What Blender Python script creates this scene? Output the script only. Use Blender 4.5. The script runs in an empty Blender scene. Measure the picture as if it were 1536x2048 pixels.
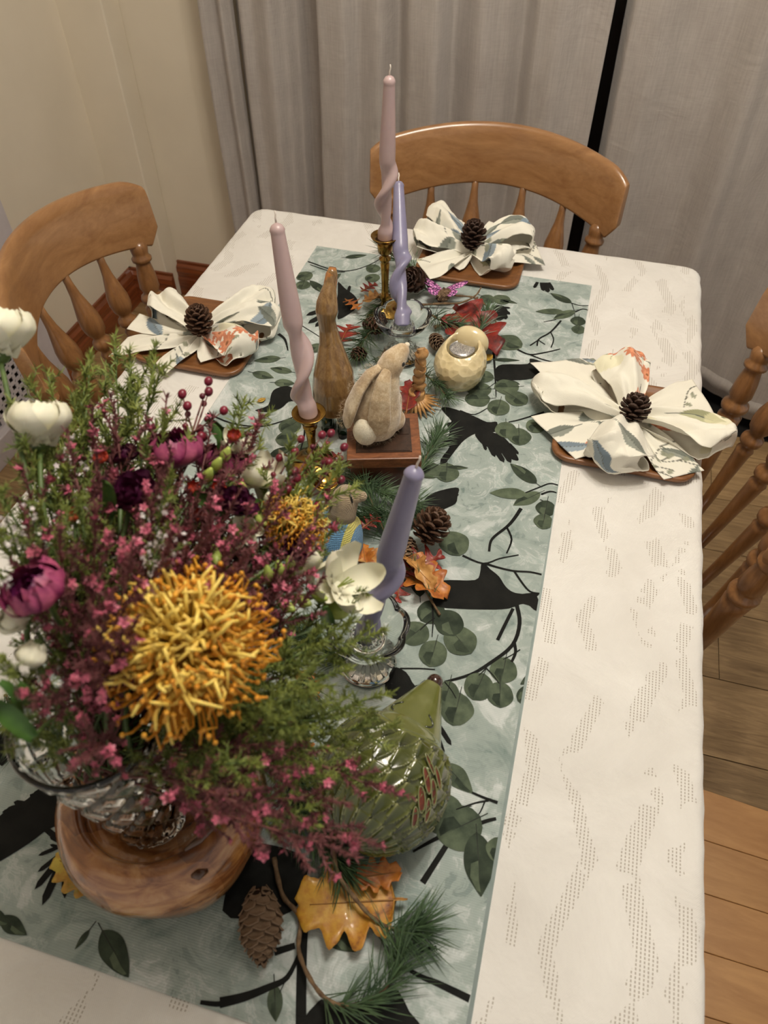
import bpy, bmesh, math, random
import numpy as np
from mathutils import Vector, Matrix, Euler, noise
random.seed(7)
SC = bpy.context.scene
COL = SC.collection
TH = 0.75                       # table top height above the floor
# ---------------------------------------------------------------- camera
RW = [(0.96368434, 0.1999294, -0.17703312), (0.26704399, -0.72148726, 0.63886121), (0.0, -0.66293617, -0.74867592)]
CAMP = Vector((0, 0, 1.5))
cd = bpy.data.cameras.new('camera'); cam = bpy.data.objects.new('camera', cd); COL.objects.link(cam)
def _rows():
    F = 1500.0; vy = (1395-768, -670-1024)
    up = -Vector((0, F*F/1694.0, F)); up.normalize()
    Y = Vector((vy[0], vy[1], F)); Y -= up*Y.dot(up); Y.normalize()
    X = Y.cross(up)*1.0
    return X, Y, up
RX, RY, RZ = _rows()
m = Matrix(((RX.x, -RX.y, -RX.z), (RY.x, -RY.y, -RY.z), (RZ.x, -RZ.y, -RZ.z)))
cam.matrix_world = Matrix.Translation(CAMP) @ m.to_4x4()
cd.sensor_fit = 'VERTICAL'; cd.sensor_height = 9.285; cd.lens = 6.8
cd.clip_start = 0.02; cd.clip_end = 30
cd.dof.use_dof = True; cd.dof.focus_distance = 1.05; cd.dof.aperture_fstop = 2.0
SC.camera = cam
def ray(u, v):
    c = Vector((u-768, v-1024, 1500.0))
    return Vector((RX.dot(c), RY.dot(c), RZ.dot(c)))
def at(u, v, h=0.0):            # point at height h above the table top, seen at a photograph position
    d = ray(u, v); t = (TH+h-CAMP.z)/d.z
    return CAMP + d*t
def far(u, v, d):
    return CAMP + ray(u, v).normalized()*d
def aty(u, v, y):
    d = ray(u, v); return CAMP + d*(y/d.y)
# ---------------------------------------------------------------- light
SC.view_settings.view_transform = 'Standard'; SC.view_settings.look = 'None'
SC.view_settings.gamma = 1.0; SC.view_settings.use_curve_mapping = False
SC.view_settings.exposure = 0.0
w = bpy.data.worlds.new('room_light'); SC.world = w; w.use_nodes = True
w.node_tree.nodes['Background'].inputs[0].default_value = (1.0, 0.95, 0.88, 1)
w.node_tree.nodes['Background'].inputs[1].default_value = 0.46
LAMPC = Vector((0.06, 0.80, 2.30))
for k in range(5):
    a = k*2*math.pi/5+0.3
    l = bpy.data.lights.new('lamp_bulb', 'POINT'); l.energy = 9.8; l.color = (1.0, 0.94, 0.845); l.shadow_soft_size = 0.02
    o = bpy.data.objects.new('lamp_bulb', l); COL.objects.link(o)
    o.location = LAMPC + Vector((0.17*math.cos(a), 0.17*math.sin(a), 0))
# ---------------------------------------------------------------- helpers
def tag(o, label=None, cat=None, group=None, kind=None):
    if label: o['label'] = label
    if cat: o['category'] = cat
    if group: o['group'] = group
    if kind: o['kind'] = kind
    return o
def empty(name, loc, label, cat, group=None, rz=0.0):
    o = bpy.data.objects.new(name, None); COL.objects.link(o); o.location = loc; o.rotation_euler = (0, 0, rz)
    o.empty_display_size = 0.02
    return tag(o, label, cat, group)
class MB:
    def __init__(s): s.v = []; s.f = []; s.m = []; s.mi = 0
    def add(s, vs, fs):
        n = len(s.v); s.v += [tuple(p) for p in vs]
        for f in fs: s.f.append(tuple(i+n for i in f)); s.m.append(s.mi)
    def box(s, lo, hi):
        x0, y0, z0 = lo; x1, y1, z1 = hi
        s.add([(x0,y0,z0),(x1,y0,z0),(x1,y1,z0),(x0,y1,z0),(x0,y0,z1),(x1,y0,z1),(x1,y1,z1),(x0,y1,z1)],
              [(0,3,2,1),(4,5,6,7),(0,1,5,4),(1,2,6,5),(2,3,7,6),(3,0,4,7)])
    def tube(s, path, rad, n=8, flat=1.0, side=None, cap=True):
        P = [Vector(p) for p in path]; k = len(P)
        if not hasattr(rad, '__len__'): rad = [rad]*k
        if not hasattr(flat, '__len__'): flat = [flat]*k
        ref = Vector(side) if side else Vector((0.3, 0.2, 1))
        vs = []; prev = None
        for i in range(k):
            t = (P[min(i+1, k-1)]-P[max(i-1, 0)])
            if t.length < 1e-9: t = Vector((0, 0, 1))
            t.normalize()
            if prev is None or side:
                a = t.cross(ref)
                if a.length < 1e-3: a = t.cross(Vector((1, 0, 0)))
            else: a = prev - t*prev.dot(t)
            a.normalize(); prev = a; b = t.cross(a)
            for j in range(n):
                an = 2*math.pi*j/n
                vs.append(P[i]+a*(math.cos(an)*rad[i])+b*(math.sin(an)*rad[i]*flat[i]))
        fs = [(i*n+j, i*n+(j+1) % n, (i+1)*n+(j+1) % n, (i+1)*n+j) for i in range(k-1) for j in range(n)]
        if cap: fs += [tuple(reversed(range(n))), tuple(range((k-1)*n, k*n))]
        s.add(vs, fs)
    def lathe(s, prof, n=24, mod=None, org=(0, 0, 0), cap=True):
        vs = []; k = len(prof)
        for i, (r, z) in enumerate(prof):
            for j in range(n):
                a = 2*math.pi*j/n; rr, zz = (mod(r, z, a, i) if mod else (r, z))
                vs.append((org[0]+rr*math.cos(a), org[1]+rr*math.sin(a), org[2]+zz))
        fs = [(i*n+j, i*n+(j+1) % n, (i+1)*n+(j+1) % n, (i+1)*n+j) for i in range(k-1) for j in range(n)]
        if cap: fs += [tuple(reversed(range(n))), tuple(range((k-1)*n, k*n))]
        s.add(vs, fs)
    def grid(s, fn, nu, nv):
        s.add([fn(i/nu, j/nv) for i in range(nu+1) for j in range(nv+1)],
              [(i*(nv+1)+j, (i+1)*(nv+1)+j, (i+1)*(nv+1)+j+1, i*(nv+1)+j+1) for i in range(nu) for j in range(nv)])
    def ball(s, c, r, n=12, sc=(1, 1, 1)):
        c = Vector(c)
        prof = [(max(1e-5, math.sin(math.pi*i/n)), -math.cos(math.pi*i/n)) for i in range(n+1)]
        m = MB(); m.lathe(prof, n*2 if n < 10 else n+8, cap=False)
        s.add([(c.x+p[0]*r*sc[0], c.y+p[1]*r*sc[1], c.z+p[2]*r*sc[2]) for p in m.v], m.f)
    def plate(s, pts, z0, z1):      # outline in xy with thickness
        n = len(pts)
        s.add([(p[0], p[1], z0) for p in pts]+[(p[0], p[1], z1) for p in pts],
              [tuple(reversed(range(n))), tuple(range(n, 2*n))]+[(i, (i+1) % n, n+(i+1) % n, n+i) for i in range(n)])
    def xf(s, M, start=0):
        for i in range(start, len(s.v)): s.v[i] = tuple(M @ Vector(s.v[i]))
    def mesh(s, name, mats, smooth=True):
        me = bpy.data.meshes.new(name); me.from_pydata(s.v, [], s.f)
        if not isinstance(mats, (list, tuple)): mats = [mats]
        for mt in mats: me.materials.append(mt)
        if len(mats) > 1: me.polygons.foreach_set('material_index', s.m)
        if smooth: me.polygons.foreach_set('use_smooth', [True]*len(me.polygons))
        me.update(); return me
    def build(s, name, mats, parent=None, smooth=True, loc=None, fix=True):
        me = s.mesh(name, mats, smooth)
        if fix:
            bm = bmesh.new(); bm.from_mesh(me); bmesh.ops.recalc_face_normals(bm, faces=bm.faces); bm.to_mesh(me); bm.free()
        return link(name, me, parent, loc)
def link(name, me, parent=None, loc=None):
    o = bpy.data.objects.new(name, me); COL.objects.link(o)
    if parent: o.parent = parent
    if loc is not None: o.location = loc
    return o
def dup(o, parent=None, label=None, group=None):
    c = o.copy(); COL.objects.link(c); c.parent = parent
    if label: c['label'] = label
    if group: c['group'] = group
    for ch in list(o.children): dup(ch, c)
    return c
def bevel(o, w, seg=2, ang=0.6):
    b = o.modifiers.new('bevel', 'BEVEL'); b.width = w; b.segments = seg; b.limit_method = 'ANGLE'; b.angle_limit = ang; return o
def subd(o, l=1):
    b = o.modifiers.new('subd', 'SUBSURF'); b.levels = l; b.render_levels = l; return o
def remesh(o, vox, sm=6):
    b = o.modifiers.new('remesh', 'REMESH'); b.mode = 'VOXEL'; b.voxel_size = vox; b.use_smooth_shade = True
    s = o.modifiers.new('smooth', 'SMOOTH'); s.iterations = sm; s.factor = 0.5; return o
def lerp(a, b, t): return a+(b-a)*t
def srgb(r, g, b):
    f = lambda c: (c/255/12.92 if c <= 10 else ((c/255+0.055)/1.055)**2.4)
    return (f(r), f(g), f(b), 1)
# ---- materials
class NT:
    def __init__(s, name):
        s.mat = bpy.data.materials.new(name); s.mat.use_nodes = True; s.t = s.mat.node_tree
        s.b = s.t.nodes['Principled BSDF']; s.c = None
    def n(s, typ, **kw):
        nd = s.t.nodes.new(typ)
        for k, v in kw.items():
            if isinstance(k, str) and hasattr(nd, k): setattr(nd, k, v)
        return nd
    def l(s, a, b): s.t.links.new(a, b)
    def co(s, scale=(1, 1, 1), kind='Object', rot=(0, 0, 0)):
        tc = s.n('ShaderNodeTexCoord'); mp = s.n('ShaderNodeMapping'); s.l(tc.outputs[kind], mp.inputs[0])
        mp.inputs['Scale'].default_value = scale; mp.inputs['Rotation'].default_value = rot; return mp.outputs[0]
    def noise(s, vec, sc, det=3, rough=0.55, dist=0.0):
        nd = s.n('ShaderNodeTexNoise'); s.l(vec, nd.inputs['Vector']); nd.inputs['Scale'].default_value = sc
        nd.inputs['Detail'].default_value = det; nd.inputs['Roughness'].default_value = rough; nd.inputs['Distortion'].default_value = dist
        return nd.outputs['Fac']
    def ramp(s, fac, stops):
        r = s.n('ShaderNodeValToRGB'); s.l(fac, r.inputs[0]); e = r.color_ramp.elements
        while len(e) < len(stops): e.new(0.5)
        for i, (p, c) in enumerate(stops): e[i].position = p; e[i].color = c
        return r.outputs[0]
    def math(s, op, a, b=None):
        m_ = s.n('ShaderNodeMath'); m_.operation = op
        for i, x in enumerate((a, b)):
            if x is None: continue
            if isinstance(x, (int, float)): m_.inputs[i].default_value = x
            else: s.l(x, m_.inputs[i])
        return m_.outputs[0]
    def mix(s, f, a, b, mode='MIX'):
        m_ = s.n('ShaderNodeMix'); m_.data_type = 'RGBA'; m_.blend_type = mode
        for i, x in ((0, f), (6, a), (7, b)):
            if isinstance(x, (int, float)): m_.inputs[i].default_value = x
            elif isinstance(x, tuple): m_.inputs[i].default_value = x
            else: s.l(x, m_.inputs[i])
        return m_.outputs[2]
    def bump(s, h, strength=0.3, dist=0.001):
        b = s.n('ShaderNodeBump'); s.l(h, b.inputs['Height']); b.inputs['Strength'].default_value = strength
        b.inputs['Distance'].default_value = dist; s.l(b.outputs[0], s.b.inputs['Normal']); return b
    def base(s, c):
        if isinstance(c, tuple): s.b.inputs['Base Color'].default_value = c
        else: s.l(c, s.b.inputs['Base Color'])
    def set(s, **kw):
        for k, v in kw.items(): s.b.inputs[k.replace('_', ' ')].default_value = v
def simple(name, c, c2=None, sc=40, rough=0.5, bump=0.0, bs=None, metal=0.0, sub=0.0, coat=0.0, det=3, trans=0.0, stretch=(1, 1, 1)):
    t = NT(name); v = t.co(stretch)
    nz = t.noise(v, sc, det)
    if c2 is None: c2 = tuple(min(1, x*0.8) for x in c[:3])+(1,)
    t.base(t.ramp(nz, [(0.3, c2), (0.7, c)]))
    t.set(Roughness=rough, Metallic=metal)
    if rough > .8: t.b.inputs['Specular IOR Level'].default_value = .15
    if sub: t.set(Subsurface_Weight=sub, Subsurface_Radius=(0.01, 0.007, 0.004), Subsurface_Scale=0.5)
    if coat: t.set(Coat_Weight=coat, Coat_Roughness=0.08)
    if trans: t.set(Transmission_Weight=trans)
    if bump: t.bump(t.noise(v, bs or sc*3, 4), bump, 0.002)
    return t.mat
def woodmat(name, c1, c2, axis=(1, 1, 1), sc=12, rough=0.35, coat=0.3, bump=0.1, rnd=0.0, dist=1.5):
    t = NT(name); v = t.co(axis); oi = t.n('ShaderNodeObjectInfo')
    ad = t.n('ShaderNodeVectorMath'); ad.operation = 'ADD'; t.l(v, ad.inputs[0])
    cb = t.n('ShaderNodeCombineXYZ'); 
    if rnd: t.l(t.math('MULTIPLY', oi.outputs['Random'], 17.0), cb.inputs[0]); t.l(t.math('MULTIPLY', oi.outputs['Random'], 9.0), cb.inputs[1])
    t.l(cb.outputs[0], ad.inputs[1]); v = ad.outputs[0]
    a = t.noise(v, sc, 6, 0.6, dist); b = t.noise(v, sc*7, 4, 0.6, 0.3)
    f = t.math('ADD', t.math('MULTIPLY', a, 0.7), t.math('MULTIPLY', b, 0.3))
    c = t.ramp(f, [(0.32, c2), (0.5, tuple(lerp(x, y, .5) for x, y in zip(c1, c2))), (0.66, c1)])
    if rnd: c = t.mix(1.0, c, t.ramp(oi.outputs['Random'], [(0, (1-rnd,)*3+(1,)), (1, (1, 1, 1, 1))]), 'MULTIPLY')
    t.base(c); t.set(Roughness=rough, Coat_Weight=coat, Coat_Roughness=0.15)
    t.bump(f, bump, 0.001); return t.mat
# ================================================================ the setting
# floor planks
OAK = woodmat('oak_plank', srgb(186, 154, 110), srgb(132, 104, 70), (0.9, 9, 9), 5, 0.45, 0.15, 0.15, 0.22, 2.0)
sub = MB(); sub.box((-1.9, -1.3, -0.04), (2.2, 2.4, -0.013)); fl = sub.build('floor', simple('dark_joint', srgb(30, 22, 15), rough=.9), smooth=False); tag(fl, kind='structure')
pk = {}
yy = 0.999-0.19*12; row = 0
while yy < 2.2:
    x = -1.9 - (row*0.37) % 1.1
    while x < 2.2:
        x1 = min(x+1.22, 2.2); x0 = max(x, -1.9)
        if x1-x0 > 0.05:
            L = round(x1-x0, 3)
            if L not in pk:
                b = MB(); b.box((0, 0.0012, -0.013), (L-0.0015, 0.1888, 0)); pk[L] = b.mesh('plank', OAK, False)
            o = link('plank', pk[L], fl, (x0, yy, 0))
        x += 1.22
    yy += 0.19; row += 1
# walls
PAINT = simple('wall_paint', srgb(228, 217, 197), srgb(222, 211, 191), 6, 0.75, 0.08, 300)
def wallbox(name, lo, hi, mat=PAINT, kind='structure', parent=None):
    b = MB(); b.box(lo, hi); o = b.build(name, mat, parent, smooth=False)
    if kind: o['kind'] = kind
    return o
wallbox('wall_left', (-1.60, -1.3, 0), (-1.475, 2.03, 2.5))
wn = wallbox('wall_nib', (-1.60, 2.03, 0), (-1.335, 2.115, 2.5)); wn.name = 'wall_back_left'; bevel(wn, 0.004)
wallbox('wall_back', (-1.60, 2.115, 0), (-0.90, 2.25, 2.5))
wallbox('ceiling', (-1.6, -1.3, 2.5), (2.2, 2.3, 2.6), simple('ceiling_paint', srgb(225, 220, 210), rough=.8))
# window behind the curtains: night-dark glass in a dark frame
wf = wallbox('window_1', (-0.90, 2.15, 0.0), (2.2, 2.25, 2.5), simple('dark_frame', srgb(14, 14, 15), rough=.5))
g = MB(); g.box((-0.86, 2.14, 0.08), (0.55, 2.149, 2.4)); g.build('window_glass', simple('night_glass', srgb(6, 6, 8), rough=.25), wf, False)
g = MB(); g.box((0.62, 2.14, 0.08), (2.15, 2.149, 2.4)); g.build('window_glass', bpy.data.materials['night_glass'], wf, False)
th = wallbox('floor_shadow_1', (0.10, 1.84, 0.0), (2.2, 2.15, 0.006), simple('floor_shadow_black', srgb(10, 10, 10), srgb(16, 15, 14), rough=.7))  # black slab added on the floor for the shadow gap under the curtain
# red-brown skirting board
SKM = woodmat('red_skirting', srgb(146, 78, 40), srgb(92, 40, 18), (9, 0.7, 9), 5, 0.3, 0.5, 0.1)
SKM2 = woodmat('red_skirting_across', srgb(146, 78, 40), srgb(92, 40, 18), (0.7, 9, 9), 5, 0.3, 0.5, 0.1)
def skirt(name, p0, p1, nrm, mat):
    prof = [(0.0, 0.0), (0.022, 0.0), (0.022, 0.05), (0.017, 0.056), (0.017, 0.066), (0.02, 0.072), (0.018, 0.085), (0.008, 0.092), (0.008, 0.1), (0.0, 0.1)]
    b = MB(); P0 = Vector(p0); P1 = Vector(p1); N = Vector(nrm); n = len(prof)
    b.add([P+N*a+Vector((0, 0, z*1.25)) for P in (P0, P1) for a, z in prof], [(i, (i+1) % n, n+(i+1) % n, n+i) for i in range(n)]+[tuple(range(n)), tuple(range(n, 2*n))])
    o = b.build(name, mat, smooth=False); o['kind'] = 'structure'; return o
skirt('baseboard_left', (-1.475, 1.50, 0), (-1.475, 2.03, 0), (1, 0, 0), SKM)
skirt('baseboard_nib', (-1.475, 2.03, 0), (-1.31, 2.03, 0), (0, -1, 0), SKM2).name = 'baseboard_back_left'
skirt('baseboard_back', (-1.335, 2.115, 0), (-0.9, 2.115, 0), (0, -1, 0), SKM2)
# white cupboard with pierced grille on the left wall
WHP = simple('lilac_white_paint', srgb(205, 198, 200), srgb(196, 188, 190), 20, 0.5)
cb = empty('radiator_cabinet', (-1.475, 1.0, 0), 'white painted cabinet with pierced quatrefoil grille on the left wall', 'cabinet')
cb.location = (-1.475, 1.0, 0)
def cpart(name, lo, hi, mat=WHP, bv=0.003):
    b = MB(); b.box(lo, hi); o = b.build(name, mat, cb, False); bevel(o, bv); return o
cpart('frame', (0, 0.44, 0.0), (0.05, 0.52, 1.35)); cpart('frame', (0, -0.62, 0.0), (0.05, -0.55, 1.35))
cpart('frame', (0, -0.55, 0.47), (0.045, 0.44, 0.53)); cpart('frame', (0, -0.55, 0.0), (0.045, 0.44, 0.08)); cpart('frame', (0, -0.55, 1.30), (0.045, 0.44, 1.35))
cpart('side_panel', (0, 0.49, 0.0), (0.02, 0.545, 1.36))
cpart('back_panel', (0.001, -0.55, 0.08), (0.006, 0.44, 0.47), simple('cabinet_dark', srgb(42, 34, 28), rough=.9), 0.0005)
cpart('door', (0.001, -0.53, 0.545), (0.03, -0.06, 1.29)); cpart('door', (0.001, -0.05, 0.545), (0.03, 0.425, 1.29))
gr = MB(); px = 0.026
ny, nz = 37, 15
for i in range(ny):
    for j in range(nz):       # grid cell with a four-leaf hole: ring of quads around a lobed opening
        cy0 = -0.54+px*(i+0.5); cz0 = 0.08+px*(j+0.5)
        n = 16; inn = []; out = []
        for k in range(n):
            a = 2*math.pi*(k+0.5)/n; r = px*(0.20+0.20*abs(math.sin(2*a)))
            inn.append((0.022, cy0+r*math.cos(a), cz0+r*math.sin(a)))
            q = 0.5*px/max(abs(math.cos(a)), abs(math.sin(a))); out.append((0.022, cy0+q*math.cos(a), cz0+q*math.sin(a)))
        gr.add(inn+out, [(k, (k+1) % n, n+(k+1) % n, n+k) for k in range(n)])
go = gr.build('grille', WHP, cb, False); go.modifiers.new('t', 'SOLIDIFY').thickness = 0.003
# curtains
def curtain_mat():
    t = NT('grey_linen'); v = t.co((1, 1, 1)); vv = t.co((1, 1, 0.12))
    a = t.noise(t.co((260, 260, 14)), 1, 3, .6); b = t.noise(v, 9, 4, .6, .4); c2 = t.noise(t.co((30, 30, 330)), 1, 2)
    f = t.math('ADD', t.math('MULTIPLY', a, .45), t.math('ADD', t.math('MULTIPLY', b, .3), t.math('MULTIPLY', c2, .25)))
    t.base(t.ramp(f, [(0.3, srgb(158, 149, 142)), (0.7, srgb(186, 178, 171))])); t.set(Roughness=.85, Sheen_Weight=.3)
    cr = t.noise(t.co((1, 1, 1), rot=(0, .6, 0)), 7, 5, .65, 1.6)
    t.bump(t.math('ADD', t.math('MULTIPLY', cr, 1.0), t.math('MULTIPLY', a, 0.06)), .35, .012); return t.mat
CUR = curtain_mat()
def curtain(name, keys, z0, z1, label, seed):
    # keys: (x, y) fold line in plan, rounded between keys
    xs = []
    for i in range(len(keys)-1):
        (xa, ya), (xb, yb) = keys[i], keys[i+1]
        for k in range(7):
            t = k/7; s = t*t*(3-2*t); xs.append((lerp(xa, xb, t), lerp(ya, yb, s)))
    xs.append(keys[-1]); n = len(xs); nzz = 40
    def fn(u, v):
        i = min(n-1, int(round(u*(n-1)))); x, y = xs[i]; z = lerp(z0, z1, v)
        am = 0.004+0.006*(1-v)
        y += am*noise.noise(Vector((x*7+seed, z*1.6, seed)))*1.6 + 0.012*noise.noise(Vector((x*2.2, z*0.8, seed+3)))
        x += 0.012*noise.noise(Vector((x*3, z*1.3, seed+9)))
        return (x, y, z + (0.004*math.sin(x*31) if v == 0 else 0))
    b = MB(); b.grid(fn, n-1, nzz); o = b.build(name, CUR, fix=False)
    s = o.modifiers.new('t', 'SOLIDIFY'); s.thickness = 0.0025; s.offset = 0
    tag(o, label, 'curtain'); 
    hb = MB(); hb.grid(lambda u, v: tuple(Vector(fn(u, 0))+Vector((0, -0.0025, 0.012+v*0.05))), n-1, 1)
    h = hb.build('hem', CUR, o, fix=False); h.modifiers.new('t', 'SOLIDIFY').thickness = 0.0012
    return o
curtain('curtain', [(-1.07, 2.07), (-1.045, 2.02), (-1.01, 2.045), (-0.985, 2.015), (-0.972, 2.04), (-0.97, 2.055)], 0.06, 2.4, 'narrow left grey curtain panel against the beige wall', 2)
def C2(u, y): return (aty(u, 180, y).x, y)
curtain('curtain', [C2(491, 2.07), C2(497, 2.02), C2(515, 2.03), C2(545, 2.0), C2(572, 2.03), C2(598, 2.06), C2(618, 2.095), C2(640, 2.09), C2(643, 2.0), C2(690, 1.985), C2(720, 2.02), C2(760, 2.0), C2(800, 2.05), C2(822, 1.985), C2(870, 1.97), C2(900, 2.045), C2(955, 1.99), C2(1000, 2.02), C2(1035, 2.05), C2(1062, 1.975), C2(1100, 1.96), C2(1150, 1.99), C2(1196, 1.985)], 0.06, 2.4,
        'wide middle grey linen curtain panel behind the far chair', 5)
curtain('curtain', [(0.004, 2.03), (0.025, 1.985), (0.08, 1.97), (0.15, 2.0), (0.22, 1.99), (0.30, 1.93), (0.34, 1.96), (0.42, 1.99), (0.50, 1.945), (0.58, 1.86), (0.66, 1.80), (0.76, 1.90), (0.86, 1.93), (0.98, 1.83), (1.1, 1.93), (1.25, 1.85)], 0.058, 2.4,
        'right grey linen curtain panel right of the dark gap', 11)

# ================================================================ table
TX0, TX1, TY0, TY1 = -0.667, 0.2355, -0.12, 1.395
TWD = woodmat('table_wood', srgb(170, 125, 75), srgb(130, 90, 50), (9, 0.7, 9), 5)
tb = empty('dining_table', (-0.21, 0.64, 0), 'long wooden dining table under the white cloth', 'table')
b = MB(); b.box((TX0+.012-(-.21), TY0+.012-.64, .715), (TX1-.012+.21, TY1-.012-.64, .742)); bevel(b.build('tabletop', TWD, tb, False), .004)
b = MB(); b.box((TX0+.09+.21, TY0+.09-.64, .63), (TX1-.09+.21, TY1-.09-.64, .714)); b.build('apron', TWD, tb, False)
for sx in (TX0+.12+.21, TX1-.12+.21):
    for sy in (TY0+.12-.64, TY1-.12-.64):
        b = MB(); b.lathe([(.02, 0), (.024, .02), (.018, .05), (.03, .18), (.036, .35), (.026, .46), (.034, .48), (.034, .5), (.038, .52), (.038, .63)], 16, org=(sx, sy, 0)); b.build('leg', TWD, tb)
def cloth_mat():
    t = NT('white_woven_cotton'); tc = t.n('ShaderNodeTexCoord'); sp = t.n('ShaderNodeSeparateXYZ'); t.l(tc.outputs['Object'], sp.inputs[0])
    X, Y = sp.outputs[0], sp.outputs[1]
    fab = None
    wob = t.math('MULTIPLY', t.math('SUBTRACT', t.noise(t.co((1, 1, 1)), 14, 2), .5), .012)
    def band(x0, amp, per, ph, wd, lo=None):
        ph_ = t.math('ADD', t.math('DIVIDE', Y, per), ph)
        tri = t.math('SUBTRACT', t.math('MULTIPLY', t.math('PINGPONG', ph_, 0.5), 4.0), 1.0)
        dx = t.math('SUBTRACT', t.math('ADD', X, wob), t.math('ADD', t.math('MULTIPLY', tri, amp), x0))
        return t.math('LESS_THAN', t.math('ABSOLUTE', dx), wd)
    bands = [band(.056, .009, .155, .3, .0075), band(.112, .015, .180, .0, .0075), band(.172, .012, .15, .2, .010), band(.212, .008, .12, .6, .008),
             band(-.53, .016, .16, .1, .010), band(-.59, .016, .15, .5, .010), band(-.645, .013, .14, .1, .009), band(-.28, .016, .13, .1, .009), band(-.40, .02, .14, .1, .009), band(-.10, .016, .15, .4, .009), band(-.02, .014, .13, .4, .009), band(-.19, .014, .13, .4, .009)]
    m_ = bands[0]
    for bb in bands[1:]: m_ = t.math('MAXIMUM', m_, bb)
    cut = t.math('GREATER_THAN', t.noise(t.co((1, 1, 1)), 16, 2), .48)
    m_ = t.math('MULTIPLY', m_, cut)
    dx = t.math('LESS_THAN', t.math('ABSOLUTE', t.math('SUBTRACT', t.math('FRACT', t.math('DIVIDE', X, .0036)), .5)), .17)
    dy = t.math('LESS_THAN', t.math('FRACT', t.math('DIVIDE', Y, .0034)), .62)
    hole = t.math('MULTIPLY', m_, t.math('MULTIPLY', dx, dy))
    wv = t.math('MULTIPLY', t.math('SINE', t.math('MULTIPLY', X, 3200.)), t.math('SINE', t.math('MULTIPLY', Y, 3200.)))
    big = t.noise(t.co((1, 1, 1)), 9, 5, .6, .5); mid = t.noise(t.co((1, 1, 1)), 60, 3, .6)
    base = t.ramp(big, [(.3, srgb(216, 212, 206)), (.7, srgb(230, 227, 222))])
    t.base(t.mix(hole, base, srgb(172, 164, 152)))
    t.set(Roughness=.9, Sheen_Weight=.2)
    h = t.math('ADD', t.math('MULTIPLY', big, 9.0), t.math('ADD', t.math('MULTIPLY', mid, 1.0), t.math('ADD', t.math('MULTIPLY', wv, .12), t.math('MULTIPLY', m_, -.5))))
    t.bump(h, .6, .0014); return t.mat
def tablecloth():
    xs = np.concatenate([np.linspace(TX0-.26, TX0-.02, 14), np.linspace(TX0-.015, TX0+.02, 8), np.linspace(TX0+.03, TX1-.03, 70), np.linspace(TX1-.02, TX1+.015, 8), np.linspace(TX1+.02, TX1+.26, 14)])
    ys = np.concatenate([np.linspace(TY0-.26, TY0-.02, 14), np.linspace(TY0-.015, TY0+.02, 8), np.linspace(TY0+.03, TY1-.03, 110), np.linspace(TY1-.02, TY1+.015, 8), np.linspace(TY1+.02, TY1+.26, 14)])
    R = .012; vs = []
    for x in xs:
        for y in ys:
            cx = min(max(x, TX0+R+.02), TX1-R-.02); cy = min(max(y, TY0+R+.02), TY1-R-.02)
            dx, dy = x-cx, y-cy; d = math.hypot(dx, dy)
            if d < 1e-6:
                z = .7495+.0009*noise.noise(Vector((x*6, y*6, 1)))
                vs.append((x, y, z)); continue
            ux, uy = dx/d, dy/d; flat = .02
            z = .7495+.0009*noise.noise(Vector((x*6, y*6, 1)))*max(0, 1-d/.02)
            if d < flat: vs.append((x, y, z)); continue
            e = d-flat; arc = R*math.pi/2
            if e < arc: a = e/R; o = flat+R*math.sin(a); z = .7495-R*(1-math.cos(a))
            else:
                o = flat+R; z = .7495-R-(e-arc)
                o += .004*noise.noise(Vector((x*9, y*9, 3)))*min(1, (e-arc)/.03)
                if abs(dx) > .01 and abs(dy) > .01: o += .12*(e-arc)*(4*abs(ux*uy)*.5)
            o += .0022*noise.noise(Vector((cx*30+4, cy*30, 8)))
            vs.append((cx+ux*o, cy+uy*o, z))
    b = MB(); n = len(ys)
    b.add(vs, [(i*n+j, (i+1)*n+j, (i+1)*n+j+1, i*n+j+1) for i in range(len(xs)-1) for j in range(n-1)])
    o = b.build('tablecloth', cloth_mat(), fix=False)
    return tag(o, 'white openwork woven tablecloth covering the dining table', 'tablecloth')
tablecloth()
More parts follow.
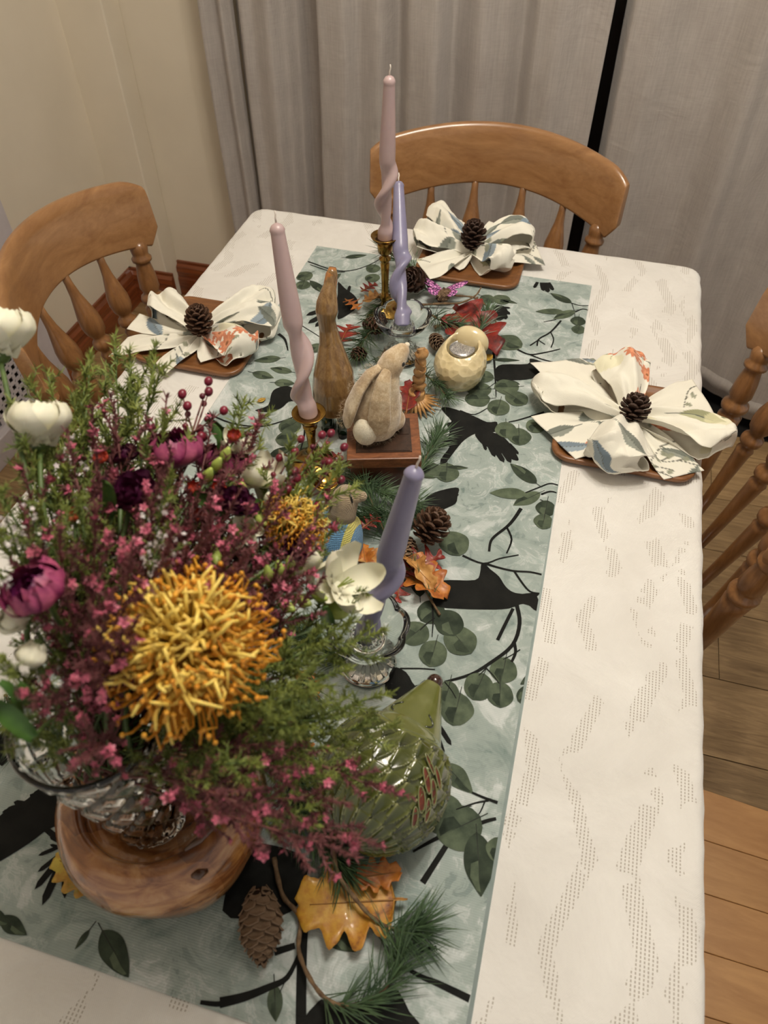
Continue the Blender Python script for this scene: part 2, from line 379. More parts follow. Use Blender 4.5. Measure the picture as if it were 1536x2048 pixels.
# ================================================================ chairs
CHW = woodmat('beech_honey', srgb(166, 122, 78), srgb(130, 90, 54), (3, 3, 3), 3.2, .3, .45, .05, 0.0, 2.2)
CHR = woodmat('beech_crest', srgb(168, 124, 80), srgb(134, 92, 54), (1.6, 7, 7), 3.0, .3, .45, .05, 0.0, 2.0)
CHS = woodmat('beech_seat', srgb(178, 134, 84), srgb(150, 106, 62), (7, 1.4, 7), 3.0, .35, .35, .05, 0.14, 1.5)
CHV = woodmat('beech_turned', srgb(156, 110, 66), srgb(112, 74, 40), (8, 8, 1.5), 4, .3, .45, .05)
def make_chair(label):
    """local: +y points backwards, away from the table; seat in front of the back"""
    e = empty('dining_chair', (0, 0, 0), label, 'chair')
    # seat: boards glued side by side, saddle outline
    ns = 6; W = .42; Dp = .40; h = .45; seat = empty_part('seat', e)
    def edge(x):        # front and back limits of the seat at a place across it
        t = abs(x)/(W/2); return (-Dp+.018+.05*max(0, t-.80)**2/.04, .018-.045*max(0, t-.82)**2/.0324)
    for i in range(ns):
        x0 = -W/2+i*W/ns; x1 = x0+W/ns-.0004; b = MB(); K = 6; P = []
        for k in range(K+1):
            x = lerp(x0, x1, k/K); P.append((x*1.0, edge(x)[0]))
        for k in range(K, -1, -1):
            x = lerp(x0, x1, k/K); P.append((x*.90, edge(x)[1]))
        b.plate(P, h-.032, h); o = b.build('seat_board', CHS, seat, False); bevel(o, .0012)
    # crest rail: curved plank with arched top and eared ends
    def yrail(x): return .100-.095*(x/.25)**2
    def top(x):
        a = abs(x)/.258
        return .888-.028*a**2.2-(.014*max(0, (a-.86)/.14)**2.0)
    def bot(x):
        a = abs(x)/.258
        if a > .93: return .735+.030*((a-.93)/.07)
        return .772-.036*(a/.93)**2 if a < .88 else .741-.006*((a-.88)/.05)
    n = 56; vs = []; th = .011
    for i in range(n+1):
        x = lerp(-.258, .258, i/n); y = yrail(x); zt, zb = top(x), bot(x)
        dy = -.19*x/.25/.25*.5; nx, ny = -dy, 1; l = math.hypot(nx, ny); nx /= l; ny /= l
        m_ = 10
        for k in range(m_):       # rounded section
            a = math.pi*k/(m_-1); s = .8
            # front side up then back side down
            pass
        sec = [(-1, zb+.004), (-1, zb+.02), (-1, (zb+zt)/2), (-1, zt-.02), (-.85, zt-.006), (-.4, zt), (.4, zt), (.85, zt-.006), (1, zt-.02), (1, (zb+zt)/2), (1, zb+.02), (1, zb+.004), (.7, zb), (-.7, zb)]
        lean = lambda z: (z-.74)*.10
        for s_, z in sec: vs.append((x+nx*th*s_, y+ny*th*s_+lean(z), z))
    m2 = 14
    b = MB(); b.add(vs, [(i*m2+j, (i+1)*m2+j, (i+1)*m2+(j+1) % m2, i*m2+(j+1) % m2) for i in range(n) for j in range(m2)]+[tuple(range(m2)), tuple(range(n*m2, (n+1)*m2))])
    bevel(b.build('crest_rail', CHR, e), .003)
    def turned(p0, p1, prof, name, seg=18):
        d = Vector(p1)-Vector(p0); L = d.length; b = MB(); P = []; 
        b.lathe([(r, z*L) for z, r in prof], seg); M = Matrix.Translation(p0) @ Vector((0, 0, 1)).rotation_difference(d).to_matrix().to_4x4(); b.xf(M)
        return b.build(name, CHV, e)
    # spindle: slim foot, ring, vase-shaped belly near the top
    SP = [(0, .009), (.25, .011), (.48, .014), (.50, .0155), (.515, .0125), (.53, .0125), (.545, .018), (.565, .0195), (.585, .018), (.60, .0125), (.615, .013), (.64, .0185), (.68, .0215), (.73, .0205), (.79, .0155), (.86, .010), (.93, .0075), (1, .0072)]
    PO = [(0, .013), (.28, .017), (.5, .0195), (.56, .021), (.575, .017), (.59, .0165), (.605, .0225), (.625, .024), (.645, .0225), (.66, .0165), (.675, .0165), (.70, .020), (.78, .0185), (.855, .0145), (.865, .0145), (.875, .0195), (.895, .020), (.91, .0155), (.93, .0165), (.96, .018), (1, .013)]
    for k, s in enumerate((-.66, -.24, .24, .66)):
        x1 = s*.215; x0 = s*.19
        turned((x0, .018-.010*(s*s), .44), (x1, yrail(x1)+.002, bot(x1)+.012), SP, 'spindle')
    for s in (-1, 1): turned((s*.188, .002, .44), (s*.222, yrail(.222)+.003, bot(.222)+.012), PO, 'back_post')
    LG = [(0, .011), (.1, .014), (.14, .018), (.16, .013), (.35, .017), (.55, .021), (.62, .014), (.64, .021), (.67, .021), (.69, .015), (.85, .019), (1, .014)]
    for sx in (-1, 1):
        for y0, y1 in ((-.30, -.34), (-.03, .02)): turned((sx*.21, y1, 0), (sx*.16, y0, .425), LG, 'leg')
    for sx in (-1, 1): turned((sx*.185, -.325, .17), (sx*.185, .0, .17), [(0, .008), (.5, .014), (1, .008)], 'stretcher', 12)
    turned((-.185, -.16, .17), (.185, -.16, .17), [(0, .008), (.5, .014), (1, .008)], 'stretcher', 12)
    return e
def empty_part(name, parent):
    o = bpy.data.objects.new(name, None); COL.objects.link(o); o.parent = parent; o.empty_display_size = .02; return o
ch = make_chair('honey wooden spindle-back chair at the far end of the table')
ch.location = (-.187, 1.482, 0); ch.rotation_euler = (0, 0, -.03)
c2 = dup(ch, None, 'honey wooden spindle-back chair at left beside the skirting board'); c2.location = (-.775, .975, 0); c2.rotation_euler = (0, 0, math.pi/2+.135)
c3 = dup(ch, None, 'wooden spindle-back chair at right near the floral napkin, its spindles leaning out'); c3.location = (.306, .935, 0); c3.rotation_euler = (0, 0, -math.pi/2)
c4 = dup(ch, None, 'wooden chair in the near right corner showing only its boarded seat'); c4.location = (.64, .298, 0); c4.rotation_euler = (0, 0, -math.pi/2-.02)
for c in (ch, c2, c3, c4): c['group'] = 'spindle-back dining chairs'
# ================================================================ table runner with its print
def runner_mats():
    t = NT('runner_cloth'); v = t.co()
    a = t.noise(v, 13, 7, .62, .9); b = t.noise(v, 30, 6, .65, 1.2); c = t.noise(v, 6, 3, .5, .3)
    base = t.ramp(a, [(.36, srgb(122, 137, 132)), (.42, srgb(146, 158, 153)), (.54, srgb(160, 170, 165)), (.575, srgb(196, 202, 200)), (.68, srgb(216, 218, 217))])
    e = t.ramp(b, [(.38, srgb(114, 130, 126)), (.41, srgb(150, 162, 157)), (.54, srgb(164, 174, 170)), (.57, srgb(204, 208, 206)), (.62, srgb(168, 181, 177))])
    col = t.mix(t.ramp(c, [(.4, (.25, .25, .25, 1)), (.6, (.6, .6, .6, 1))]), base, e)
    t.base(col); t.set(Roughness=.88, Specular_IOR_Level=.15)
    tc = t.n('ShaderNodeTexCoord'); sp = t.n('ShaderNodeSeparateXYZ'); t.l(tc.outputs['Object'], sp.inputs[0])
    rib = t.math('SINE', t.math('MULTIPLY', sp.outputs[1], 3000.))
    t.bump(t.math('ADD', t.math('MULTIPLY', rib, .15), t.math('MULTIPLY', t.noise(v, 12, 3), 2.0)), .4, .001)
    out = [t.mat]
    def pm(name, c1, c2, sc=70):
        return simple(name, c1, c2, sc, .88, .1, 800, det=5)
    out += [pm('print_black', srgb(34, 34, 32), srgb(22, 23, 22), 40), pm('print_leaf_dark', srgb(66, 76, 62), srgb(42, 50, 42), 60),
            pm('print_leaf_mid', srgb(98, 109, 88), srgb(60, 70, 58), 55), pm('print_stem', srgb(58, 62, 56), srgb(44, 47, 43)), pm('print_grey', srgb(120, 128, 118), srgb(96, 104, 96))]
    return out
RM = runner_mats()
ZR = .7515
rb = MB()
rb.mi = 0
RXa, RXb, RYa, RYb = -.487, .0405, .062, 1.270
rb.grid(lambda u, v: (lerp(RXa, RXb, u), lerp(RYa, RYb, v), ZR+.0004*noise.noise(Vector((u*5, v*9, 2)))), 20, 44)
lay = [0]
def rclip(pts):                 # keep the print on the cloth (Sutherland-Hodgman)
    def cut(P, ax, lim, sg):
        out = []
        for i in range(len(P)):
            a, b = P[i-1], P[i]; ina = sg*(a[ax]-lim) <= 0; inb = sg*(b[ax]-lim) <= 0
            if ina != inb:
                t = (lim-a[ax])/(b[ax]-a[ax]); out.append((lerp(a[0], b[0], t), lerp(a[1], b[1], t)))
            if inb: out.append(b)
        return out
    for ax, lim, sg in ((0, RXb, 1), (0, RXa, -1), (1, RYb, 1), (1, RYa, -1)):
        if not pts: return pts
        pts = cut(pts, ax, lim, sg)
    return pts
def decal(pts, mi):
    pts = rclip([(p[0], p[1]) for p in pts])
    if len(pts) < 3: return
    lay[0] += 1; z = ZR+.0005+(lay[0] % 40)*.00001
    rb.mi = mi; rb.add([(x, y, z) for x, y in pts], [tuple(range(len(pts)))])
def P2(u, v):
    p = at(u, v, .001); return (p.x, p.y)
def smooth(pts, closed=True, n=4):
    out = []; k = len(pts)
    rng = range(k) if closed else range(k-1)
    for i in rng:
        p0 = pts[(i-1) % k] if closed or i > 0 else pts[i]; p1 = pts[i]; p2 = pts[(i+1) % k]; p3 = pts[(i+2) % k] if closed or i+2 < k else p2
        for j in range(n):
            t = j/n
            out.append(tuple(.5*((2*b)+(-a+c)*t+(2*a-5*b+4*c-d)*t*t+(-a+3*b-3*c+d)*t**3) for a, b, c, d in zip(p0, p1, p2, p3)))
    if not closed: out.append(pts[-1])
    return out
def pblob(px, mi=1, sm=True):
    pts = [P2(*p) for p in px]; decal(smooth(pts, True, 3) if sm else pts, mi)
def pbranch(px, wd=.0025, wd2=None, mi=1):
    wd2 = wd*.5 if wd2 is None else wd2
    P = smooth([P2(*p) for p in px], False, 4); n = len(P); L = []; R = []
    for i in range(n):
        a = P[max(i-1, 0)]; b = P[min(i+1, n-1)]; dx, dy = b[0]-a[0], b[1]-a[1]; l = math.hypot(dx, dy) or 1
        h = lerp(wd, wd2, i/(n-1))*.5; L.append((P[i][0]-dy/l*h, P[i][1]+dx/l*h)); R.append((P[i][0]+dy/l*h, P[i][1]-dx/l*h))
    for i in range(n-1): decal([L[i], L[i+1], R[i+1], R[i]], mi)
def wleaf(bx, by, tx, ty, wr=.45, mi=2, rnd=False):
    dx, dy = tx-bx, ty-by; L = math.hypot(dx, dy); ux, uy = dx/L, dy/L; A = []; B = []
    for i in range(15):
        t = i/14
        s = (math.sin(math.pi*t)**.55 if rnd else math.sin(math.pi*t**.8)**.9)*wr*.5*L*(1+.04*math.sin(9*t+bx*90))
        A.append((bx+ux*t*L-uy*s, by+uy*t*L+ux*s)); B.append((bx+ux*t*L+uy*s, by+uy*t*L-ux*s))
    other = {2: 3, 3: 2, 1: 1, 5: 3}[mi]
    mid = [(bx+ux*i/14*L, by+uy*i/14*L) for i in range(15)]
    decal(mid+A[::-1], mi); decal(mid+B[::-1], mi)
    # lighter wash on one side of the midrib
    wsh = [(bx+ux*t*L+uy*s*.85, by+uy*t*L-ux*s*.85) for t, s in ((.45, .0), (.5, wr*.3*L), (.7, wr*.36*L), (.9, wr*.15*L), (.93, .0), (.75, .02*L))]
    decal(wsh, other)
    h = .0006; nx, ny = -uy*h, ux*h
    decal([(bx+nx, by+ny), (bx+ux*L*.9, by+uy*L*.9), (bx-nx, by-ny)], 4)
    decal([(bx-ux*.008+nx*.7, by-uy*.008+ny*.7), (bx+nx*.7, by+ny*.7), (bx-nx*.7, by-ny*.7), (bx-ux*.008-nx*.7, by-uy*.008-ny*.7)], 4)
def lf(u0, v0, u1, v1, wr=.45, mi=2):
    a = P2(u0, v0); b = P2(u1, v1); wleaf(a[0], a[1], b[0], b[1], wr, mi)
def rd(u, v, r, ang=90, mi=3):  # round leaf, centre and radius in world cm
    c = P2(u, v); a = math.radians(ang); r = r/100
    wleaf(c[0]+math.cos(a)*r, c[1]+math.sin(a)*r, c[0]-math.cos(a)*r, c[1]-math.sin(a)*r, .92, mi, True)
def rib_feathers(base, tips, wr=.2, mi=1):
    for (bu, bv), (tu, tv) in zip(base, tips):
        a = P2(bu, bv); b = P2(tu, tv)
        dx, dy = b[0]-a[0], b[1]-a[1]; L = math.hypot(dx, dy); ux, uy = dx/L, dy/L; w_ = wr*L*.5
        decal([(a[0]-uy*w_*.8, a[1]+ux*w_*.8)]+[(a[0]+ux*L*t-uy*w_*s, a[1]+uy*L*t+ux*w_*s) for t, s in ((.5, 1), (.85, .9), (1, 0), (.85, -.9), (.5, -1))]+[(a[0]+uy*w_*.8, a[1]-ux*w_*.8)], mi)
# background hints of washed leaves
for q in ((1100, 900, 3.0), (1020, 1180, 2.6), (985, 1480, 2.4), (560, 800, 3), (150, 1800, 2.5), (700, 560, 2.2)): pass
# birds
pblob([(883, 819), (899, 816), (945, 832), (974, 845), (994, 845), (989, 865), (952, 868), (929, 881), (912, 900), (886, 933), (881, 920), (899, 894), (873, 900), (844, 930), (842, 917), (880, 891), (899, 868), (893, 848), (903, 843)])
pblob([(950, 867), (978, 865), (1000, 871), (1018, 886), (1034, 912), (1036, 922), (1020, 918), (1000, 906), (975, 895), (960, 885)], 1)
rib_feathers([(965, 880), (975, 885), (985, 890), (1000, 893), (1010, 890), (1018, 888)], [(972, 902), (990, 915), (1008, 926), (1022, 927), (1034, 921), (1037, 910)], .22)
pblob([(990, 741), (1004, 730), (1055, 729), (1060, 718), (1082, 724), (1100, 735), (1085, 752), (1052, 760), (1023, 762), (1039, 770), (1000, 767), (990, 757)])
pblob([(880, 1165), (900, 1161), (950, 1161), (960, 1146), (962, 1130), (969, 1128), (980, 1139), (998, 1154), (1012, 1175), (1031, 1187), (1074, 1194), (1073, 1223), (1050, 1208), (1017, 1218), (977, 1220), (911, 1218), (870, 1212), (866, 1186)])
rib_feathers([(1031, 1195), (1031, 1200)], [(1078, 1190), (1076, 1212)], .25)
pblob([(800, 1043), (840, 1010), (860, 990), (893, 979), (917, 977), (915, 993), (911, 1008), (889, 1019), (850, 1040), (830, 1055), (800, 1065)])
rib_feathers([(870, 1000), (870, 1008), (870, 1015)], [(917, 978), (918, 990), (911, 1006)], .2)
pblob([(676, 566), (682, 570), (693, 580), (708, 591), (716, 605), (708, 622), (676, 640), (676, 620), (655, 630), (650, 615), (660, 600), (674, 598)])
rib_feathers([(680, 600), (675, 605), (672, 612), (668, 620), (668, 625), (690, 585), (695, 590)], [(645, 612), (640, 622), (612, 632), (616, 648), (630, 655), (676, 566), (700, 572)], .2)
pblob([(510, 822), (536, 812), (543, 788), (553, 778), (575, 773), (593, 783), (598, 802), (578, 804), (563, 817), (538, 825)])
pblob([(0, 1633), (18, 1615), (40, 1608), (58, 1597), (80, 1578), (128, 1572), (170, 1580), (170, 1640), (128, 1651), (98, 1659), (58, 1688), (0, 1724), (-40, 1740), (-40, 1650)])
rib_feathers([(20, 1625), (40, 1620), (60, 1610), (85, 1600)], [(0, 1640), (5, 1625), (28, 1605), (60, 1590)], .3)
rib_feathers([(130, 1690)]*3+[(135, 1700)]*5, [(82, 1650), (100, 1675), (77, 1712), (76, 1745), (70, 1780), (85, 1812), (130, 1798), (100, 1690)], .16, 1)
pblob([(608, 2070), (637, 2003), (660, 2004), (732, 2006), (783, 1970), (819, 2024), (834, 2070)])
pblob([(490, 1700), (540, 1690), (612, 1720), (604, 1790), (580, 1825), (520, 1838), (445, 1822)])
pblob([(780, 1335), (812, 1345), (830, 1372), (850, 1360), (848, 1377), (795, 1400), (770, 1380)])
rib_feathers([(862, 1440), (866, 1450), (870, 1440)], [(880, 1520), (888, 1512), (903, 1492)], .16)
rib_feathers([(1083, 566), (1090, 566), (1097, 566), (1075, 565)], [(1087, 583), (1096, 586), (1106, 582), (1068, 577)], .3)
rib_feathers([(1000, 615)]*3, [(1021, 617), (1020, 630), (1012, 640)], .3); pblob([(985, 615), (1005, 612), (1016, 625), (1005, 640), (992, 640)])
pblob([(0, 1470), (30, 1460), (60, 1480), (20, 1520), (0, 1530)])
# branches
for px_, w1, w2 in [([(410, 825), (462, 847), (518, 854), (560, 845), (600, 830)], .003, .002), ([(407, 852), (454, 857), (509, 856)], .0022, .002),
        ([(616, 524), (665, 540), (701, 542), (740, 530), (770, 512)], .003, .0018), ([(620, 530), (660, 543), (690, 545)], .002, .002),
        ([(609, 840), (609, 869), (600, 906), (592, 935)], .003, .0015), ([(557, 669), (570, 680), (576, 702)], .006, .002), ([(600, 650), (640, 675), (655, 690)], .002, .001),
        ([(1017, 845), (1040, 840), (1088, 825)], .0018, .003), ([(1035, 700), (1059, 710), (1090, 706), (1120, 699)], .004, .002), ([(1059, 710), (1085, 720), (1115, 727)], .003, .002),
        ([(1042, 1018), (1027, 1040), (1013, 1055), (990, 1073), (981, 1085), (978, 1104)], .005, .003), ([(1013, 1055), (1023, 1080), (1013, 1108)], .003, .002),
        ([(925, 1112), (966, 1128), (1000, 1118), (1037, 1111)], .003, .0015), ([(969, 1128), (1000, 1137), (1028, 1143), (1060, 1145), (1083, 1150)], .0035, .0025), ([(1028, 1143), (1045, 1168), (1060, 1184), (1079, 1188)], .003, .002),
        ([(1033, 1210), (1039, 1248), (1024, 1292), (977, 1329), (940, 1350), (889, 1365)], .005, .003), ([(1028, 1285), (1031, 1305), (1023, 1325)], .004, .003), ([(1026, 1218), (1010, 1250), (995, 1281)], .004, .004),
        ([(1050, 987), (1080, 975), (1100, 968), (1118, 972)], .002, .002), ([(1082, 990), (1100, 984), (1115, 987)], .003, .002),
        ([(1143, 607), (1160, 612), (1178, 612)], .002, .002), ([(1150, 625), (1165, 619), (1178, 622)], .003, .002), ([(1122, 642), (1101, 665), (1078, 679), (1074, 693)], .0035, .0025), ([(1101, 665), (1107, 680), (1102, 696)], .002, .002), ([(1087, 645), (1112, 640)], .001, .002),
        ([(845, 1766), (870, 1727), (900, 1680)], .006, .005), ([(826, 1704), (850, 1690), (876, 1676)], .002, .004), ([(440, 2006), (490, 1994), (538, 1975), (575, 1955), (600, 1905)], .008, .003),
        ([(609, 1840), (604, 1920), (602, 2060)], .008, .009), ([(812, 1937), (845, 1955), (877, 1968), (939, 1998)], .003, .006), ([(835, 1903), (873, 1895)], .003, .003), ([(401, 2005), (445, 2008), (500, 1990)], .003, .005),
        ([(944, 1586), (970, 1597), (995, 1606)], .002, .003), ([(912, 1620), (950, 1607), (977, 1602)], .001, .002), ([(955, 1649), (975, 1642), (992, 1638)], .004, .003),
        ([(549, 1905), (590, 1892)], .006, .005), ([(987, 705), (991, 764), (992, 796)], .004, .001), ([(992, 765), (975, 778)], .001, .001), ([(900, 1225), (865, 1240), (840, 1262)], .0015, .001), ([(864, 1200), (866, 1240), (864, 1275)], .0025, .001),
        ([(880, 1232), (868, 1250)], .001, .001), ([(1060, 692), (1078, 680)], .003, .002), ([(1090, 690), (1075, 680)], .002, .002), ([(870, 1340), (840, 1338), (800, 1338)], .0015, .002), ([(1000, 820), (985, 812), (950, 830), (920, 822)], .001, .002)]:
    pbranch(px_, w1, w2)
# leaves: pointed
for q in [(1073, 968, 1020, 928, .42), (1053, 989, 979, 987, .42, 3), (1080, 986, 1026, 1012, .46, 3), (887, 1527, 946, 1588, .5, 3), (953, 1665, 962, 1795, .5), (549, 1970, 552, 2045, .5, 3), (646, 1850, 712, 1905, .5), (205, 1861, 258, 1956, .45),
          (1143, 607, 1100, 587, .4), (1127, 624, 1071, 624, .36, 3), (1150, 622, 1106, 639, .4, 3), (562, 717, 507, 723, .42, 3), (584, 745, 540, 737, .45, 3), (505, 746, 548, 757, .5, 3), (549, 766, 590, 768, .6, 3), (648, 570, 682, 548, .4), (690, 516, 734, 511, .32),
          (452, 889, 493, 864, .45), (538, 914, 590, 893, .4), (1003, 600, 1035, 608, .3), (1023, 762, 1040, 770, .3), (893, 935, 937, 937, .25), (840, 1195, 835, 1120, .4), (0, 1834, 55, 1871, .4), (-40, 1820, 20, 1850, .4), (985, 720, 1040, 722, .2), (1090, 1340, 1040, 1370, .4), (620, 562, 655, 590, .3),
          (612, 1540, 580, 1600, .5), (180, 1860, 150, 1900, .3)]:
    lf(*q)
# leaves: round
for q in [(609, 553, 1.7, 60), (606, 571, 1.5, 100), (746, 538, 1.5, 90), (745, 557, 1.5, 60), (1018, 686, 2.4, 160), (958, 780, 2.0, 20), (955, 799, 2.0, 20), (968, 754, 1.6, 0), (1013, 775, 2.0, 20), (1033, 798, 1.9, 150), (997, 816, 1.9, 90), (1012, 861, 1.8, 100), (1038, 874, 1.9, 100), (1071, 853, 1.6, 80), (860, 942, 1.7, 60), (893, 946, 1.9, 100),
          (480, 730, 1.2, 20), (580, 853, 1.8, 60), (574, 879, 1.7, 20), (632, 697, 1.3, 80), (617, 898, 1.8, 90), (1003, 600, 1.7, 170), (975, 599, 1.5, 150), (1156, 643, 1.4, 90, 2), (1157, 660, 1.3, 90), (1092, 1018, 1.5, 90, 2), (1087, 1044, 1.4, 90), (909, 1088, 2.1, 120), (1007, 1341, 1.7, 90), (957, 1374, 1.8, 80), (1000, 1390, 1.6, 100), (913, 1419, 2.0, 90), (895, 1385, 1.4, 90),
          (866, 1308, 1.8, 90), (920, 1282, 2.1, 140), (898, 1247, 1.9, 120, 2), (862, 1225, 1.8, 60, 2), (885, 1628, 2.2, 30), (918, 1655, 2.4, 40, 3), (830, 1268, 1.8, 60), (560, 1985, .1, 80), (700, 1560, 2, 60), (1055, 1393, 1.3, 40, 2), (995, 1700, 1.2, 90, 3)]:
    rd(*q)
for p0, p1 in (((1143, 607), (1150, 640)), ((1040, 1300), (1006, 1320)), ((977, 1329), (957, 1352)), ((970, 1335), (998, 1368)), ((889, 1365), (912, 1398)), ((969, 1605), (950, 1640)), ((1080, 1000), (1092, 1008))): pbranch([p0, ((p0[0]+p1[0])/2+2, (p0[1]+p1[1])/2), p1], .0015, .001)
run = rb.build('table_runner', RM, fix=False)
tag(run, 'pale blue-green table runner printed with crows, twigs and eucalyptus leaves', 'table runner')
for p in run.data.polygons:
    if p.normal.z < 0: p.flip()
und = MB(); und.plate([(RXa-.002, RYa+.01), (RXb+.004, RYa+.012), (RXb+.003, .55), (RXb-.001, .9), (RXb-.002, RYb-.003), (RXa, RYb-.003)], .7502, .7508)
und.build('lining', [simple('runner_back', srgb(176, 188, 184), srgb(160, 175, 170), 60, .9)], run)

# ================================================================ wooden plates
PLW = woodmat('acacia_plate', srgb(140, 92, 50), srgb(98, 58, 28), (2, 14, 14), 5, .45, .25, .1)
def plate(c, rz, s, label, corner=.028):
    b = MB(); n = 7; h = s/2
    def ring(off, z):
        P = []
        for (sx, sy, a0) in ((1, 1, 0), (-1, 1, 90), (-1, -1, 180), (1, -1, 270)):
            for k in range(n):
                a = math.radians(a0+90*k/(n-1)); r = max(corner-off, .004)
                P.append((sx*(h-corner)+r*math.cos(a), sy*(h-corner)+r*math.sin(a), z))
        return P
    prof = [(.010, 0), (.002, .004), (0, .009), (.001, .0115), (.003, .0125), (.007, .012), (.012, .008), (.02, .007)]
    rs = [ring(o, z) for o, z in prof]; N = 4*n
    b.add([p for r in rs for p in r], [(i*N+j, i*N+(j+1) % N, (i+1)*N+(j+1) % N, (i+1)*N+j) for i in range(len(rs)-1) for j in range(N)]+[tuple(range(N)), tuple(range((len(rs)-1)*N, len(rs)*N))])
    o = b.build('wooden_plate', PLW, None, True, (c[0], c[1], .7508)); o.rotation_euler[2] = rz
    bevel(o, .0003, 1); return tag(o, label, 'plate', 'square wooden plates under the napkins')

# ================================================================ napkins
NS = 1.0
rngN = random.Random(5)
MOT = []
for k in range(330):
    MOT.append((rngN.choice(['flower', 'leafb', 'leafg', 'stem', 'stem', 'leafo', 'wash', 'leafb', 'leafg', 'stem', 'leafb', 'leafg', 'leafg']), rngN.uniform(0, 1.2), rngN.uniform(0, 1.2), rngN.uniform(0, 2*math.pi), rngN.uniform(.85, 1.5)))
def napcol(U, V):
    n = len(U); C = np.tile(np.array(srgb(232, 228, 214))[:3], (n, 1))
    def put(mask, c, a=1.0):
        cc = np.array(srgb(*c)[:3]); C[mask] = C[mask]*(1-a)+cc*a
    for kind, x, y, a, s in MOT:
        dx = U-x; dy = V-y; m0 = (np.abs(dx) < .07) & (np.abs(dy) < .07)
        if not m0.any(): continue
        rx = dx*math.cos(a)+dy*math.sin(a); ry = -dx*math.sin(a)+dy*math.cos(a)
        if kind == 'flower':
            for (ox, oy) in ((0, 0), (.028, .012), (.012, -.026)):
                r = np.hypot(rx-ox, ry-oy); th = np.arctan2(ry-oy, rx-ox)
                R = .0135*s*(.62+.38*np.abs(np.cos(4.5*th)))
                put(m0 & (r < R), (206, 128, 92)); put(m0 & (r < R*.55), (226, 152, 112)); put(m0 & (r < .003), (150, 90, 50))
        elif kind in ('leafb', 'leafg', 'leafo'):
            L = .026*s; w_ = .009*s*np.clip(1-(rx/L)**2, 0, 1)
            c = {'leafb': (128, 146, 160), 'leafg': (126, 132, 122), 'leafo': (168, 168, 128)}[kind]
            put(m0 & (np.abs(ry) < w_) & (np.abs(rx) < L), c, .9); put(m0 & (ry > 0) & (ry < w_) & (np.abs(rx) < L), tuple(int(q*.85) for q in c), .8)
            put(m0 & (np.abs(ry) < .0007) & (rx < L*1.4) & (rx > -L), (96, 100, 92))
        elif kind == 'stem':
            put(m0 & (np.abs(ry-.012*np.sin(rx*50)) < .0011) & (np.abs(rx) < .055), (104, 104, 92))
            for ox in (-.03, -.01, .012, .034):
                q = np.abs(rx-ox-(ry-.012*math.sin(ox*50))*.7); put(m0 & (q < .0009) & (np.abs(ry-.012*math.sin(ox*50)-.007) < .007), (110, 108, 96))
                r = np.hypot(rx-ox-.009, (ry-.012*math.sin(ox*50)-.014)*.6); put(m0 & (r < .004), (140, 142, 120), .9)
        elif kind == 'wash':
            r = np.hypot(rx, ry*2); put(m0 & (r < .03*s), (222, 216, 176), .6)
    return C
NAPM = None
def napmat():
    t = NT('printed_napkin_cotton'); at_ = t.n('ShaderNodeAttribute'); at_.attribute_name = 'Col'
    t.base(at_.outputs['Color']); t.set(Roughness=.85, Sheen_Weight=.15)
    v = t.co(); t.bump(t.math('ADD', t.math('MULTIPLY', t.noise(v, 28, 3), 2.0), t.noise(v, 900, 1)), .3, .0012); return t.mat
NAPM = napmat()
